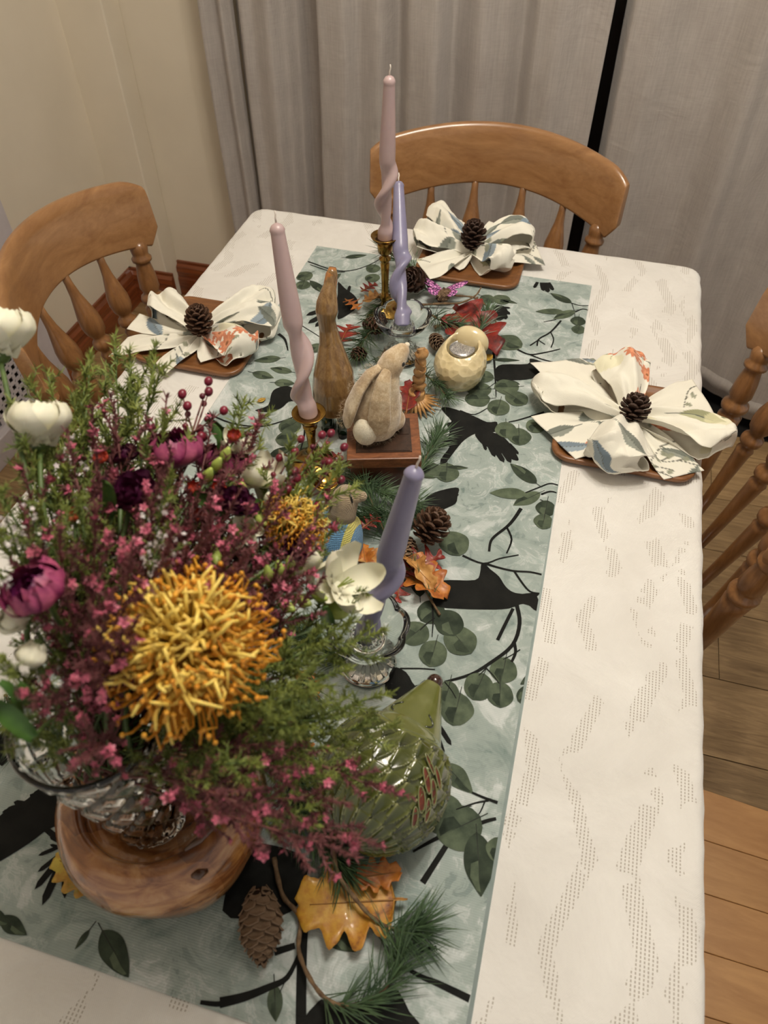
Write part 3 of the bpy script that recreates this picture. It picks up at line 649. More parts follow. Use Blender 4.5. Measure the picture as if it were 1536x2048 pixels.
def napkin(c, loops, tails, label, seed, ring=.012, scale=1.0):
    """c: world centre; loops: (angle deg, length, width, height, twist); tails: (angle deg, length, width, skew)"""
    V = []; F = []; UV = []
    def patch(fn, nu, nv):
        n0 = len(V)
        for i in range(nu+1):
            for j in range(nv+1):
                p, uv = fn(i/nu, j/nv); V.append(p); UV.append(uv)
        for i in range(nu):
            for j in range(nv): F.append((n0+i*(nv+1)+j, n0+(i+1)*(nv+1)+j, n0+(i+1)*(nv+1)+j+1, n0+i*(nv+1)+j+1))
    rr = random.Random(seed)
    for k, (ang, L, W, sk, dr) in enumerate(tails):
        a = math.radians(ang); ph = rr.uniform(0, 6); u0 = rr.uniform(.1, .8); v0 = rr.uniform(.1, .8); seedk = rr.uniform(0, 50)
        def fn(s, t, a=a, L=L, W=W, ph=ph, u0=u0, v0=v0, sk=sk, seedk=seedk, k=k, dr=dr):
            w_ = lerp(.018, W, min(1, s*1.25)**.75); x = s*L*(1+sk*(t-.5)); y = (t-.5)*w_
            fold = (1-s)**1.2*.0055*math.sin(t*15+ph)+(.0045*math.sin(t*7+ph+s*5))*(s*(1-s)*4)*.9
            z = .010+.009*(1-s)*(s*6 if s < .16 else 1)+fold+.003*noise.noise(Vector((x*25, y*25, seedk)))
            z += dr*s*s
            X = c[0]+math.cos(a)*x-math.sin(a)*y; Y = c[1]+math.sin(a)*x+math.cos(a)*y
            return (X, Y, .754+max(z, .001+.0008*k)), (u0+s*L*1.15, v0+(t-.5)*W*1.1)
        patch(fn, 46, 60)
    for k, (ang, L, W, Hh, tw) in enumerate(loops):
        a = math.radians(ang); ph = rr.uniform(0, 6); u0 = rr.uniform(.1, .7); v0 = rr.uniform(.1, .8); seedk = rr.uniform(0, 50)
        def fn(s, t, a=a, L=L, W=W, Hh=Hh, tw=tw, ph=ph, u0=u0, v0=v0, seedk=seedk):
            # s along the strip: out underneath (0-.48), round the tip, back on top
            q = s*2 if s < .5 else (1-s)*2              # 0 at centre, 1 at tip
            qq = 1-(1-q)**1.6; top = 1 if s > .5 else 0
            e = math.sin(s*math.pi)
            w_ = lerp(.018, W*1.12, math.sin(min(1, q*1.25)*math.pi/2)**.8)
            w_ *= (1-.22*max(0, q-.75)/.25)
            x = L*math.sin(q*math.pi/2)**.9*(1-.18*(2*t-1)**2*q)
            y = (t-.5)*w_
            ca = math.sin(q*math.pi*.98)**.6*Hh         # opening between the layers
            zc = .016+Hh*.35*math.sin(q*math.pi/2)
            z = zc+(ca*.62 if top else -ca*.38)
            # edges of the strip droop or lift; gathers run out of the centre
            z += -(.35*w_*(2*t-1)**2)*(.5 if top else -.05)*math.sin(q*math.pi*.8)
            g = (1-q)**.8
            z += g*g*.0055*math.sin(t*13+ph)+.0095*math.sin(t*(6 if top else 8)+ph+3*q+2.5*noise.noise(Vector((q*2, t*2, seedk))))*math.sin(q*math.pi)**.7
            y += .006*math.sin(q*6+ph)*q
            pn = noise.noise(Vector((x*22, y*22, seedk+top*7))); z += .010*pn*q; z += .008*abs(noise.noise(Vector((x*60+9, y*60, seedk+top*3))))*q
            yr = y*math.cos(tw*q)-0*z; z += y*math.sin(tw*q)
            X = c[0]+math.cos(a)*x-math.sin(a)*yr; Y = c[1]+math.sin(a)*x+math.cos(a)*yr
            return (X, Y, .756+max(z, .003)), (u0+s*L*2.2, v0+(t-.5)*W*1.2)
        patch(fn, 110, 64)
    me = bpy.data.meshes.new('napkin'); me.from_pydata([(v[0]-c[0], v[1]-c[1], v[2]-.7508) for v in V], [], F)
    me.polygons.foreach_set('use_smooth', [True]*len(F))
    uv = np.array(UV); colr = napcol(uv[:, 0] % 1.2, uv[:, 1] % 1.2)
    ca = me.color_attributes.new('Col', 'FLOAT_COLOR', 'POINT')
    ca.data.foreach_set('color', np.hstack([colr, np.ones((len(colr), 1))]).astype(np.float32).ravel())
    me.materials.append(NAPM); me.update()
    o = link('napkin', me, None, (c[0], c[1], .7508)); s = o.modifiers.new('t', 'SOLIDIFY'); s.thickness = .0009; s.offset = 0
    return tag(o, label, 'napkin', 'floral cloth napkins folded like bows')
def polar(c, u, v, h):
    p = at(u, v, h); return math.degrees(math.atan2(p.y-c[1], p.x-c[0])), math.hypot(p.x-c[0], p.y-c[1])
def mknap(cu, cv, loops, tails, label, seed):
    c = at(cu, cv, .03)
    LL = [(*polar(c, u, v, h), w_, hh, tw) for (u, v, h, w_, hh, tw) in loops]
    TT = [(*polar(c, u, v, h), w_, sk, dr) for (u, v, h, w_, sk, dr) in tails]
    return c, napkin(c, LL, TT, label, seed)
plate((.1215, .893), 0, .20, 'square wooden plate at right under a bow-folded floral napkin')
plate((-.567, .935), 0.0, .19, 'square wooden plate at left beside the wooden chair')
plate((-.185, 1.303), 0.0, .195, 'square wooden plate at the far end of the table')
cR, _ = mknap(1262, 828, [(1245, 708, .05, .075, .05, .0), (1062, 765, .03, .062, .026, .15), (1468, 888, .035, .062, .04, -.2), (1222, 935, .035, .08, .05, 0)],
      [(1122, 730, .005, .10, .2, 0), (1405, 800, .008, .085, .2, 0), (1103, 885, .004, .10, -.2, 0), (1365, 958, .006, .06, .1, 0)],
      'floral napkin folded as a four-loop bow at the right place setting', 3)
cL, _ = mknap(405, 660, [(305, 600, .035, .055, .035, 0), (552, 598, .035, .05, .04, 0), (565, 648, .02, .05, .035, .2), (505, 715, .02, .065, .035, 0)],
      [(240, 705, .004, .05, .2, 0), (325, 748, .003, .035, .1, 0), (440, 725, .004, .06, .1, 0), (270, 655, .012, .045, 0, .01)],
      'floral napkin folded as a bow at the left place setting', 11)
cB, _ = mknap(945, 495, [(872, 415, .045, .06, .04, .3), (825, 478, .02, .06, .035, 0), (1062, 470, .03, .065, .045, 0), (1012, 548, .02, .06, .04, 0)],
      [(845, 550, .003, .07, .1, 0), (1078, 515, .004, .09, 0, 0), (1000, 455, .02, .05, 0, .012), (900, 540, .003, .05, 0, 0)],
      'floral napkin folded as a bow at the far end of the table', 23)

# ================================================================ pine cones
CONEM = simple('cone_scale', srgb(108, 76, 54), srgb(58, 38, 26), 90, .6, .2, 400)
CONED = simple('cone_scale_dark', srgb(84, 58, 44), srgb(40, 26, 20), 90, .6, .2, 400)
CONEL = simple('cone_scale_pale', srgb(150, 124, 98), srgb(98, 74, 54), 120, .7, .3, 500)
CORE = simple('cone_core', srgb(44, 30, 22), rough=.9)
SCM = {}
def cone(c, R, Hh, label, mat=CONEM, opened=1.0, n=66, rot=(0, 0, 0), parts=True, group='pine cones'):
    e = empty('pine_cone', c, label, 'pine cone', group); e.rotation_euler = rot
    b = MB(); b.lathe([(R*.12, 0), (R*.4, Hh*.06), (R*.5, Hh*.3), (R*.38, Hh*.65), (R*.12, Hh*.97)], 12); b.build('core', CORE, e)
    key = (mat.name, opened > .5)
    if key not in SCM:
        s = MB(); w_ = 1.0
        if opened > .5: P = [[(0, -.16), (0, .16)], [(.45, -.26), (.45, .26)], [(.8, -.36), (.8, .36)], [(1.0, -.2), (1.0, .2)]]; zz = [0, .04, .16, .30]; th = .15
        else: P = [[(0, -.2), (0, .2)], [(.5, -.46), (.5, .46)], [(.8, -.44), (.8, .44)], [(1.0, -.12), (1.0, .12)]]; zz = [0, .1, .13, .06]; th = .12
        vs = []
        for (a, b2), z in zip(P, zz): vs += [(a[0], a[1], z), (a[0], 0, z+.05), (b2[0], b2[1], z)]
        k = len(vs); vs += [(x, y*.9, z-th*(.5+.5*x)) for x, y, z in vs]
        fs = []
        for i in range(3):
            for j in range(2):
                q = (i*3+j, (i+1)*3+j, (i+1)*3+j+1, i*3+j+1); fs += [q, tuple(x+k for x in reversed(q))]
        for i in range(3): fs += [(i*3, i*3+k, (i+1)*3+k, (i+1)*3), (i*3+2, (i+1)*3+2, (i+1)*3+2+k, i*3+2+k)]
        fs += [(9, 9+k, 10+k, 10), (10, 10+k, 11+k, 11)]
        s.add(vs, fs); SCM[key] = (s, s.mesh('cone_scale', mat, False))
    proto, me = SCM[key]; allb = MB()
    for i in range(n):
        t = (i+.5)/n; a = i*2.39996; z = Hh*(.02+.93*t)
        prof = math.sin(math.pi*(t*.86+.12))**.75
        ln = R*(1.0 if opened > .5 else .62)*prof; 
        pit = (lerp(-.35, 1.25, t**1.3) if opened > .5 else lerp(.8, 1.35, t))
        r0 = R*(.12 if opened > .5 else .42)*prof
        sc = max(ln, R*.25); wd = sc*(1.0 if opened > .5 else 1.05)
        M = Matrix.Translation((r0*math.cos(a), r0*math.sin(a), z-(0 if opened > .5 else sc*.4))) @ Euler((0, 0, a)).to_matrix().to_4x4() @ Euler((0, -pit, 0)).to_matrix().to_4x4() @ Matrix.Diagonal((sc, wd, sc*.8, 1))
        if parts:
            o = link('scale', me, e); o.matrix_local = M
        else:
            allb.add([tuple(M @ Vector(v)) for v in proto.v], proto.f)
    if not parts:
        o = allb.build('scales', mat, e, False, fix=False); o['kind'] = 'stuff'
    return e
def pc(u, v, h, R, Hh, label, mat=CONEM, **k):
    p = at(u, v, h); return cone(p, R, Hh, label, mat, **k)
pc(1262, 840, .045, .020, .035, 'dark open pine cone in the middle of the right napkin', CONED, n=60, rot=(-.5, .1, 0))
pc(403, 665, .035, .021, .048, 'dark open pine cone in the middle of the left napkin', CONEM, n=64)
pc(945, 495, .033, .022, .052, 'dark open pine cone in the middle of the far napkin', CONED, n=64)
pc(845, 1078, .025, .0215, .042, 'dark open pine cone beside the red and tan oak leaves', CONEM, n=60, rot=(-.55, .5, 0))
pc(520, 1775, .024, .027, .062, 'closed grey-brown pine cone lying right of the wooden bowl', CONEL, opened=0, n=74, rot=(1.75, 0, .38))
pc(815, 1075, .014, .017, .046, 'pale closed pine cone behind the blue leaning candle', CONEL, opened=0, n=60, rot=(1.6, 0, .3), parts=False)
pc(728, 648, .018, .020, .05, 'brown pine cone by the duck among pine needles', CONEM, opened=0, n=64, rot=(1.3, 0, 1.2), parts=False)
pc(838, 565, .022, .021, .045, 'dark open pine cone behind the lilac candle', CONED, n=54, rot=(.9, 0, -.4), parts=False)
pc(866, 672, .015, .017, .05, 'pale closed pine cone by the glass candlestick', CONEL, opened=0, n=60, rot=(1.4, 0, .5), parts=False)
pc(875, 600, .014, .016, .03, 'small round pine cone in front of the butterfly', CONEL, opened=0, n=40, rot=(1.2, 0, 2.4), parts=False)
pc(730, 705, .012, .016, .035, 'small brown pine cone between duck and rabbit', CONEM, opened=0, n=40, rot=(1.2, 0, -.4), parts=False)
# ================================================================ candles and holders
BRASS = simple('brass', srgb(178, 142, 72), srgb(120, 88, 38), 60, .22, .03, metal=1.0)
GLASS = NT('clear_glass'); GLASS.set(Roughness=.02, Transmission_Weight=1.0, IOR=1.47); GLASS.base((.97, .98, .96, 1)); GLASS = GLASS.mat
WICK = simple('wick', srgb(225, 215, 205), rough=.9)
def wax(name, c1, c2): return simple(name, c1, c2, 25, .38, .02, sub=.25, coat=.15)
WP = wax('mauve_wax', srgb(184, 160, 158), srgb(174, 150, 150)); WB = wax('lilac_wax', srgb(138, 134, 162), srgb(128, 124, 152))
def candle(p0, p1, R, mat, label, ph=0.0, turns=1.0, t0=.07, t1=.54):
    d = p1-p0; L = d.length; b = MB(); n = 28; k = 90; vs = []
    for i in range(k+1):
        t = i/k; z = t*L
        env = max(0, min(1, (t-t0)/.06))*max(0, min(1, (t1-t)/.10)); env = env*env*(3-2*env)
        rr = R*(1.0 if t < .6 else lerp(1.0, .62, (t-.6)/.4)); rr *= (1-.10*env)
        if t > .965: rr *= math.sqrt(max(0.0, 1-((t-.965)/.035)**2))*.85+.15*(1-(t-.965)/.035)+.12
        tw = ph+turns*2*math.pi*(t-t0)/(t1-t0)
        for j in range(n):
            a = 2*math.pi*j/n; f = 1+env*(.34*math.cos(2*(a-tw))-.06); off = env*R*.42
            r_ = rr*f; vs.append((r_*math.cos(a)+off*math.cos(tw), r_*math.sin(a)+off*math.sin(tw), z))
    b.add(vs, [(i*n+j, i*n+(j+1) % n, (i+1)*n+(j+1) % n, (i+1)*n+j) for i in range(k) for j in range(n)]+[tuple(range(n)), tuple(range(k*n, (k+1)*n))])
    e = empty('twisted_candle', p0, label, 'candle')
    e.rotation_mode = 'QUATERNION'; e.rotation_quaternion = Vector((0, 0, 1)).rotation_difference(d)
    b.build('wax_body', mat, e)
    w_ = MB(); w_.tube([(0, 0, L-.001), (.0003, 0, L+.005), (.0012, 0, L+.009), (.0006, 0, L+.013)], [.0013, .0011, .001, .0009], 6); w_.build('wick', WICK, e)
    return e
def top_for(u, v, base, L):
    best = None
    for i in range(400):
        p = at(u, v, .1+i*.001); e_ = abs((p-base).length-L)
        if p.z > base.z+.1 and (best is None or e_ < best[0]): best = (e_, p)
    return best[1]
def brass_stick(p, hh, label):
    e = empty('brass_candlestick', (p.x, p.y, .752), label, 'candlestick')
    b = MB(); s = hh
    b.lathe([(.031, 0), (.032, .003), (.027, .006), (.022, .008), (.012, .014), (.007, .02), (.0065, s*.24), (.010, s*.27), (.0065, s*.30), (.0055, s*.36), (.0065, s*.55), (.0075, s*.66), (.0058, s*.68), (.0098, s*.705), (.0098, s*.72), (.006, s*.74), (.0065, s*.76), (.0115, s*.79), (.0125, s*.86), (.0128, s*.93)], 28)
    b.build('stem', BRASS, e)
    b = MB(); b.lathe([(.0126, s*.925), (.0205, s*.93), (.022, s*.955), (.0228, s*.96), (.0215, s*.964), (.017, s*.945), (.0115, s*.94), (.0115, s*.90), (.004, s*.895)], 28); b.build('drip_pan', BRASS, e)
    return e
b1 = at(770, 478, .148); b1.z = .75+.150; p_ = Vector((b1.x, b1.y, 0)); brass_stick(p_, .158, 'tall brass candlestick with the tallest mauve candle')
candle(Vector((b1.x, b1.y, .894)), top_for(779, 150, Vector((b1.x, b1.y, .894)), .243), .0118, WP, 'tall mauve spiral candle in the far brass candlestick', .9)
b2 = at(618, 832, .09); b2.z = .84; brass_stick(Vector((b2.x, b2.y, 0)), .098, 'short brass candlestick holding the leaning mauve candle by the duck')
candle(Vector((b2.x, b2.y, .836)), top_for(552, 445, Vector((b2.x, b2.y, .836)), .252), .0125, WP, 'mauve spiral candle leaning left beside the wooden duck', 2.6, 1.05)
def glass_stick(p, label):
    e = empty('glass_candlestick', (p.x, p.y, .752), label, 'candlestick')
    b = MB()
    def fm(r, z, a, i): 
        k = max(0, (z-.05)/.03); return r*(1+.05*k*(abs(math.sin(3.5*a))-.5)*2), z+.002*k*(abs(math.sin(3.5*a))-.5)
    def fb(r, z, a, i): return r*(1+.07*(abs(math.sin(6*a))-.5)), z
    b.lathe([(.0005, 0), (.028, 0), (.032, .003), (.030, .009), (.022, .015), (.012, .022), (.010, .028), (.014, .034), (.010, .040), (.013, .046), (.024, .052), (.037, .064), (.044, .077), (.0435, .080), (.040, .078), (.033, .068), (.022, .060), (.0145, .058), (.0135, .066), (.012, .067), (.0115, .054), (.0005, .053)], 84, fm)
    b.build('glass_dish', GLASS, e)
    b = MB()
    for k in range(12):
        b = MB(); a = 2*math.pi*k/12; b.tube([(.028*math.cos(a), .028*math.sin(a), .010), (.02*math.cos(a), .02*math.sin(a), .0175), (.012*math.cos(a), .012*math.sin(a), .025)], [.004, .003, .001], 8); b.build('glass_rib', GLASS, e)
    for k in range(18):
        b = MB(); a = 2*math.pi*k/18; b.ball((.0165*math.cos(a), .0165*math.sin(a), .0625), .0022, 6); b.build('glass_bead', GLASS, e)
    return e
g3 = at(805, 648, .065); glass_stick(g3, 'clear glass flower-shaped candlestick behind the felt rabbit')
cb3 = Vector((g3.x, g3.y, .809)); candle(cb3, top_for(797, 362, cb3, .232), .0125, WB, 'lilac spiral candle standing in the far glass candlestick', .3, 1.1)
g4 = at(735, 1268, .065); glass_stick(g4, 'clear glass flower-shaped candlestick behind the green hedgehog')
cb4 = Vector((g4.x-.002, g4.y, .809)); candle(cb4, top_for(832, 935, cb4, .236), .0130, WB, 'lilac spiral candle leaning right over the near glass candlestick', 1.2, 1.0)

# ================================================================ wooden duck in boots
DUCKM = woodmat('duck_wood', srgb(150, 118, 74), srgb(96, 68, 38), (14, 14, 1.5), 6, .22, .6, .08)
dk = at(672, 868, .0); dk.z = .752
e = empty('wooden_duck', dk, 'carved brown wooden duck standing in green boots by the leaning candle', 'figurine')
b = MB()
b.tube([(0, .004, .050), (0, 0, .055), (0, .002, .062), (0, .004, .085), (-.001, .008, .105), (-.004, .014, .125), (-.007, .020, .145), (-.010, .023, .165), (-.011, .022, .178), (-.011, .024, .190), (-.011, .028, .200), (-.0105, .034, .210), (-.010, .041, .220), (-.009, .047, .230), (-.009, .050, .236)],
       [.014, .028, .031, .0315, .029, .0225, .0160, .0122, .0118, .0150, .0142, .0112, .0080, .0078, .0060], 24, [1.0, .95, .95, .95, .95, .95, .95, 1, 1.0, 1.0, 1.0, 1.0, 1.0, 1.0, 1.0], side=(1, 0, 0))
body = b.build('body', DUCKM, e); remesh(body, .0016, 6)
b = MB(); b.tube([(-.011, .036, .206), (-.0105, .042, .218), (-.0095, .048, .230), (-.009, .0515, .238)], [.0095, .0092, .0088, .005], 14, [1, .95, .9, .9], side=(1, 0, 0)); b.build('beak', simple('beak_orange_wood', srgb(170, 112, 56), srgb(130, 80, 38), 60, .25, coat=.5), e)
BOOT = simple('green_boot', srgb(44, 66, 42), srgb(26, 44, 30), 50, .2, coat=.7); SOLE = simple('boot_sole', srgb(18, 18, 18), rough=.4)
for sx in (-1, 1):
    b = MB(); b.ball((sx*.0125-.002, 0, 0), 0.001, 4); b = MB()
    b.tube([(sx*.0125, 0, .006), (sx*.0125, 0, .02), (sx*.0125, 0, .046)], [.0085, .0085, .0095], 16); b.tube([(sx*.0125, -.004, .008), (sx*.0125, .012, .007), (sx*.0125, .020, .006)], [.0085, .0085, .006], 14)
    bo = b.build('boot', BOOT, e); b = MB(); b.plate([(sx*.0125+.0095*math.cos(a)*1.0, .007+.0185*math.sin(a)) for a in [2*math.pi*k/20 for k in range(20)]], 0, .005); b.build('sole', SOLE, bo)
b = MB()
for sx in (-1, 1): b.tube([(sx*.0125, 0, .045), (sx*.011, 0, .056)], [.006, .007], 10)
b.build('legs', DUCKM, e)
for sx in (-1, 1):
    b = MB(); b.ball((-.011+sx*.0108, .030, .196), .0017, 8); b.build('eye', SOLE, e)

# ================================================================ box and felt rabbit
BXM = woodmat('box_frame', srgb(146, 90, 54), srgb(84, 46, 26), (5, 14, 14), 6, .45, .15, .15)
BXD = woodmat('box_dark_inlay', srgb(76, 54, 42), srgb(36, 26, 22), (14, 14, 14), 4, .3, .3, .2)
BH = .062
q = [at(690, 925, BH), at(838, 922, BH), at(832, 822, BH), at(706, 826, BH)]
bc = (q[0]+q[1]+q[2]+q[3])/4; ang = math.atan2(q[1].y-q[0].y, q[1].x-q[0].x)
e = empty('trinket_box', (bc.x, bc.y, .752), 'dark inlaid wooden box under the felt rabbit', 'box', None, ang)
hw, hd = .049, .045
b = MB(); b.box((-hw+.004, -hd+.004, 0), (hw-.004, hd-.004, BH-.018)); bevel(b.build('box_body', simple('box_side', srgb(96, 48, 28), srgb(48, 24, 18), 40, .3, coat=.4), e, False), .001)
lid = MB(); lid.box((-hw, -hd, BH-.018), (hw, hd, BH-.001)); lo = bevel(lid.build('lid', BXM, e, False), .0015)
b = MB(); b.box((-hw+.012, -hd+.012, BH-.001), (hw-.012, hd-.012, BH)); b.build('inlay', BXD, lo, False)
for sx in (0, 1):
    for sy in (0, 1):
        b = MB(); b.box((-hw+.014+sx*(hw-.0135), -hd+.014+sy*(hd-.0135), BH), (-hw+.014+sx*(hw-.0135)+hw-.015, -hd+.014+sy*(hd-.0135)+hd-.015, BH+.0006)); b.build('tile', BXD, lo, False)
FELT = NT('felt_wool'); v = FELT.co(); a_ = FELT.noise(v, 260, 4, .7); b_ = FELT.noise(v, 30, 3)
FELT.base(FELT.ramp(FELT.math('ADD', FELT.math('MULTIPLY', a_, .4), FELT.math('MULTIPLY', b_, .6)), [(.38, srgb(158, 130, 96)), (.5, srgb(190, 166, 132)), (.60, srgb(214, 196, 166))])); FELT.set(Roughness=1.0, Sheen_Weight=.6); FELT.bump(a_, .5, .001); FELT = FELT.mat
FELTW = simple('white_felt', srgb(232, 224, 204), srgb(220, 208, 184), 200, 1.0, .5, 600)
rp = at(748, 868, BH+.004)
e = empty('felt_rabbit', (rp.x, rp.y, .752+BH), 'needle-felted beige rabbit with long drooping ears sitting on the box', 'figurine')
def upv(u, v, h):   # offsets from the rabbit's base for a photographed point at a height
    p = at(u, v, h); return (p.x-rp.x, p.y-rp.y, p.z-(.752+BH))
# body rises to z .105 with head tipping up and right
b = MB()
b.tube([(0, .006, -.001), (0, .006, .006), (.001, .008, .022), (.003, .010, .042), (.006, .012, .062), (.010, .014, .078), (.013, .018, .090), (.014, .021, .098)],
       [.018, .0275, .032, .031, .026, .021, .017, .012], 24, [1]*8, side=(1, 0, 0))
b.tube([(.008, .016, .084), (.014, .020, .098), (.020, .025, .110), (.026, .031, .118), (.031, .036, .123), (.033, .039, .125)], [.012, .0165, .016, .012, .0085, .004], 20, side=(1, 0, 0))
b.ball((-.018, .020, .014), .016, 10); b.ball((.022, .020, .016), .016, 10)
b.tube([(-.016, .03, .004), (-.018, .045, .003)], [.008, .007], 12); b.tube([(.018, .03, .004), (.022, .045, .003)], [.008, .007], 12)
b.tube([(.014, .028, .062), (.02, .038, .04), (.02, .042, .01)], [.009, .008, .008], 12)
bodyR = b.build('body', FELT, e); remesh(bodyR, .0018, 10)
for nm, pts in (('ear', [(.006, .012, .106), (-.006, .004, .098), (-.018, -.006, .078), (-.027, -.013, .052), (-.032, -.016, .030), (-.033, -.016, .020)]), ('ear', [(.016, .010, .106), (.014, -.002, .096), (.013, -.013, .074), (.013, -.019, .048), (.013, -.020, .026), (.013, -.019, .014)])):
    b = MB(); b.tube(pts, [.006, .010, .013, .0155, .0125, .004], 18, [.7, .5, .42, .4, .42, .5], side=(0, 1, .2) if 0 else None); o = b.build(nm, FELT, e); remesh(o, .0018, 6)
b = MB(); b.ball((-.006, -.020, .022), .0165, 14, (1.0, .8, 1.25)); tl = b.build('tail', FELTW, e); tl['label'] = 'white felt tail'
b = MB(); b.ball((.033, .0385, .1255), .0035, 8); b.build('nose', FELTW, e)
for s in ((.0325, .0195, .110), (.012, .038, .112)):
    b = MB(); b.ball(s, .0032, 8); b.build('eye', SOLE, e)
# stray wool fibres
fz = MB(); rr = random.Random(4)
def fuzz(c, r, n, sc=(1, 1, 1), ln=.004):
    for _ in range(n):
        d = Vector((rr.gauss(0, 1), rr.gauss(0, 1), rr.gauss(0, 1))).normalized(); p = Vector((c[0]+d.x*r*sc[0], c[1]+d.y*r*sc[1], c[2]+d.z*r*sc[2]))
        t = (d+Vector((rr.uniform(-1, 1), rr.uniform(-1, 1), rr.uniform(-1, 1)))*.9).normalized()*ln*rr.uniform(.5, 1.3); s = t.cross(d).normalized()*.00011
        fz.add([p-s, p+s, p+t], [(0, 1, 2)])
for pth in ([(0, .006, .006), (.001, .008, .022), (.003, .010, .042), (.006, .012, .062), (.010, .014, .078)],): 
    for p, r in zip(pth, [.027, .032, .031, .026, .021]): fuzz(p, r, 700, ln=.006)
for p in [(-.006, .004, .098), (-.018, -.006, .078), (-.027, -.013, .052), (-.032, -.016, .034)]: fuzz(p, .013, 420, (1, .6, 1), .005)
for p in [(.014, -.002, .096), (.013, -.013, .074), (.013, -.019, .048), (.013, -.020, .03)]: fuzz(p, .013, 420, (1, .6, 1), .005)
fuzz((.017, .022, .105), .016, 600, ln=.005); fuzz((-.006, -.020, .022), .018, 300)
fo = fz.build('fuzz', FELT, e, fix=False); fo['kind'] = 'stuff'

# ================================================================ cream ceramic tealight holder (bird)
CER = NT('cream_glaze'); v = CER.co(); nz = CER.noise(v, 60, 3)
vo = CER.n('ShaderNodeTexVoronoi'); CER.l(v, vo.inputs['Vector']); vo.inputs['Scale'].default_value = 95; 
CER.base(CER.ramp(CER.math('ADD', CER.math('MULTIPLY', nz, .5), CER.math('MULTIPLY', vo.outputs['Distance'], .5)), [(.25, srgb(206, 186, 140)), (.6, srgb(224, 206, 162))])); CER.set(Roughness=.18, Coat_Weight=.8, Coat_Roughness=.05)
CER.bump(vo.outputs['Distance'], .7, .003); CER = CER.mat
CERS = simple('cream_glaze_smooth', srgb(224, 208, 166), srgb(212, 192, 146), 40, .15, coat=.8)
ow = at(918, 765, .0); ow.z = .752
e = empty('tealight_holder', ow, 'cream ceramic bird-shaped tealight holder with scalloped feathers', 'candle holder', None, -.2)
prof = [(.001, 0), (.022, 0), (.030, .006), (.037, .020), (.040, .036), (.038, .050), (.033, .060), (.0285, .066), (.0262, .069), (.0245, .069), (.0235, .066), (.0228, .058), (.0225, .050), (.001, .0495)]
def om(r, z, a, i):
    tilt = 0 if z < .03 else (z-.03)/.04
    # rounder towards the tail, rim tipped to the front
    return r*(1+.10*max(0, math.sin(a+math.pi))*(1 if i < 8 else 0)), z - (.006*tilt*math.sin(a-math.pi/2+math.pi)*-1 if i > 4 else 0)
b = MB(); b.lathe(prof, 64, lambda r, z, a, i: (r*(1+(.12*max(0, math.sin(-a)) if i < 7 else 0)), z+(.007*math.sin(a)*min(1, max(0, (z-.035)/.03)) if i < 10 else .007*math.sin(a))))
b.build('body', CER, e)
b = MB(); b.ball((.003, .027, .060), .029, 16, (1.0, .58, .86))
b.build('head', CERS, e)
tl = empty('tealight', (ow.x, ow.y, ow.z+.0505), 'silver glitter tealight in the cream bird-shaped holder', 'candle')
GLT = NT('silver_glitter'); v = GLT.co(); vo = GLT.n('ShaderNodeTexVoronoi'); GLT.l(v, vo.inputs['Vector']); vo.inputs['Scale'].default_value = 1400
GLT.base(GLT.ramp(vo.outputs['Color'], [(.2, srgb(130, 128, 132)), (.8, srgb(235, 233, 232))])); GLT.set(Metallic=.7, Roughness=.3)
vm = GLT.n('ShaderNodeBump'); GLT.l(vo.outputs['Color'], vm.inputs['Height']); vm.inputs['Strength'].default_value = .6; vm.inputs['Distance'].default_value = .001; GLT.l(vm.outputs[0], GLT.b.inputs['Normal'])
b = MB(); b.lathe([(.0005, 0), (.0195, 0), (.0198, .013), (.0192, .0135), (.019, .011), (.0005, .011)], 32); b.build('cup', simple('thin_aluminium', srgb(200, 200, 200), rough=.25, metal=1.0), tl)
b = MB(); b.lathe([(.0005, .0112), (.019, .0112), (.0188, .0122), (.010, .0126), (.0005, .0126)], 32); b.build('wax', GLT.mat, tl)
b = MB(); b.tube([(0, 0, .0125), (.0005, .0003, .017), (.0003, 0, .020)], .0008, 6); b.build('wick', WICK, tl)
# ================================================================ carved wooden figure with frayed base
CWM = woodmat('carved_wood', srgb(204, 158, 100), srgb(156, 108, 60), (14, 14, 3), 8, .4, .25, .35)
cw = at(832, 815, .0); cw.z = .752
e = empty('carved_wood_figure', cw, 'knobbly carved wooden stick with frayed flared base beside the rabbit', 'ornament')
b = MB(); k = 40
b.tube([(lerp(0, .004, i/k)+.0016*math.sin(i*.9), .004+.0016*math.cos(i*1.1), .022+.082*i/k) for i in range(k+1)], [(.0088+.0022*math.sin(i*.95)+.0012*math.sin(i*2.3))*(1 if i < k-2 else .75) for i in range(k+1)], 14, .8)
b.build('shaft', CWM, e)
b = MB(); b.lathe([(.013, 0), (.0125, .018), (.0118, .026), (.012, .030), (.009, .030)], 20); b.build('collar', CWM, e)
for i in range(15):
    a = -2.2+i*.28; L_ = .020+.010*random.random(); b = MB()
    b.tube([(.008*math.cos(a), .008*math.sin(a), .020), (.017*math.cos(a), .017*math.sin(a), .012), ((.012+L_)*math.cos(a), (.012+L_)*math.sin(a), .002+.004*random.random())], [.0042, .0036, .0008], 7, .55); b.build('splinter', CWM, e)

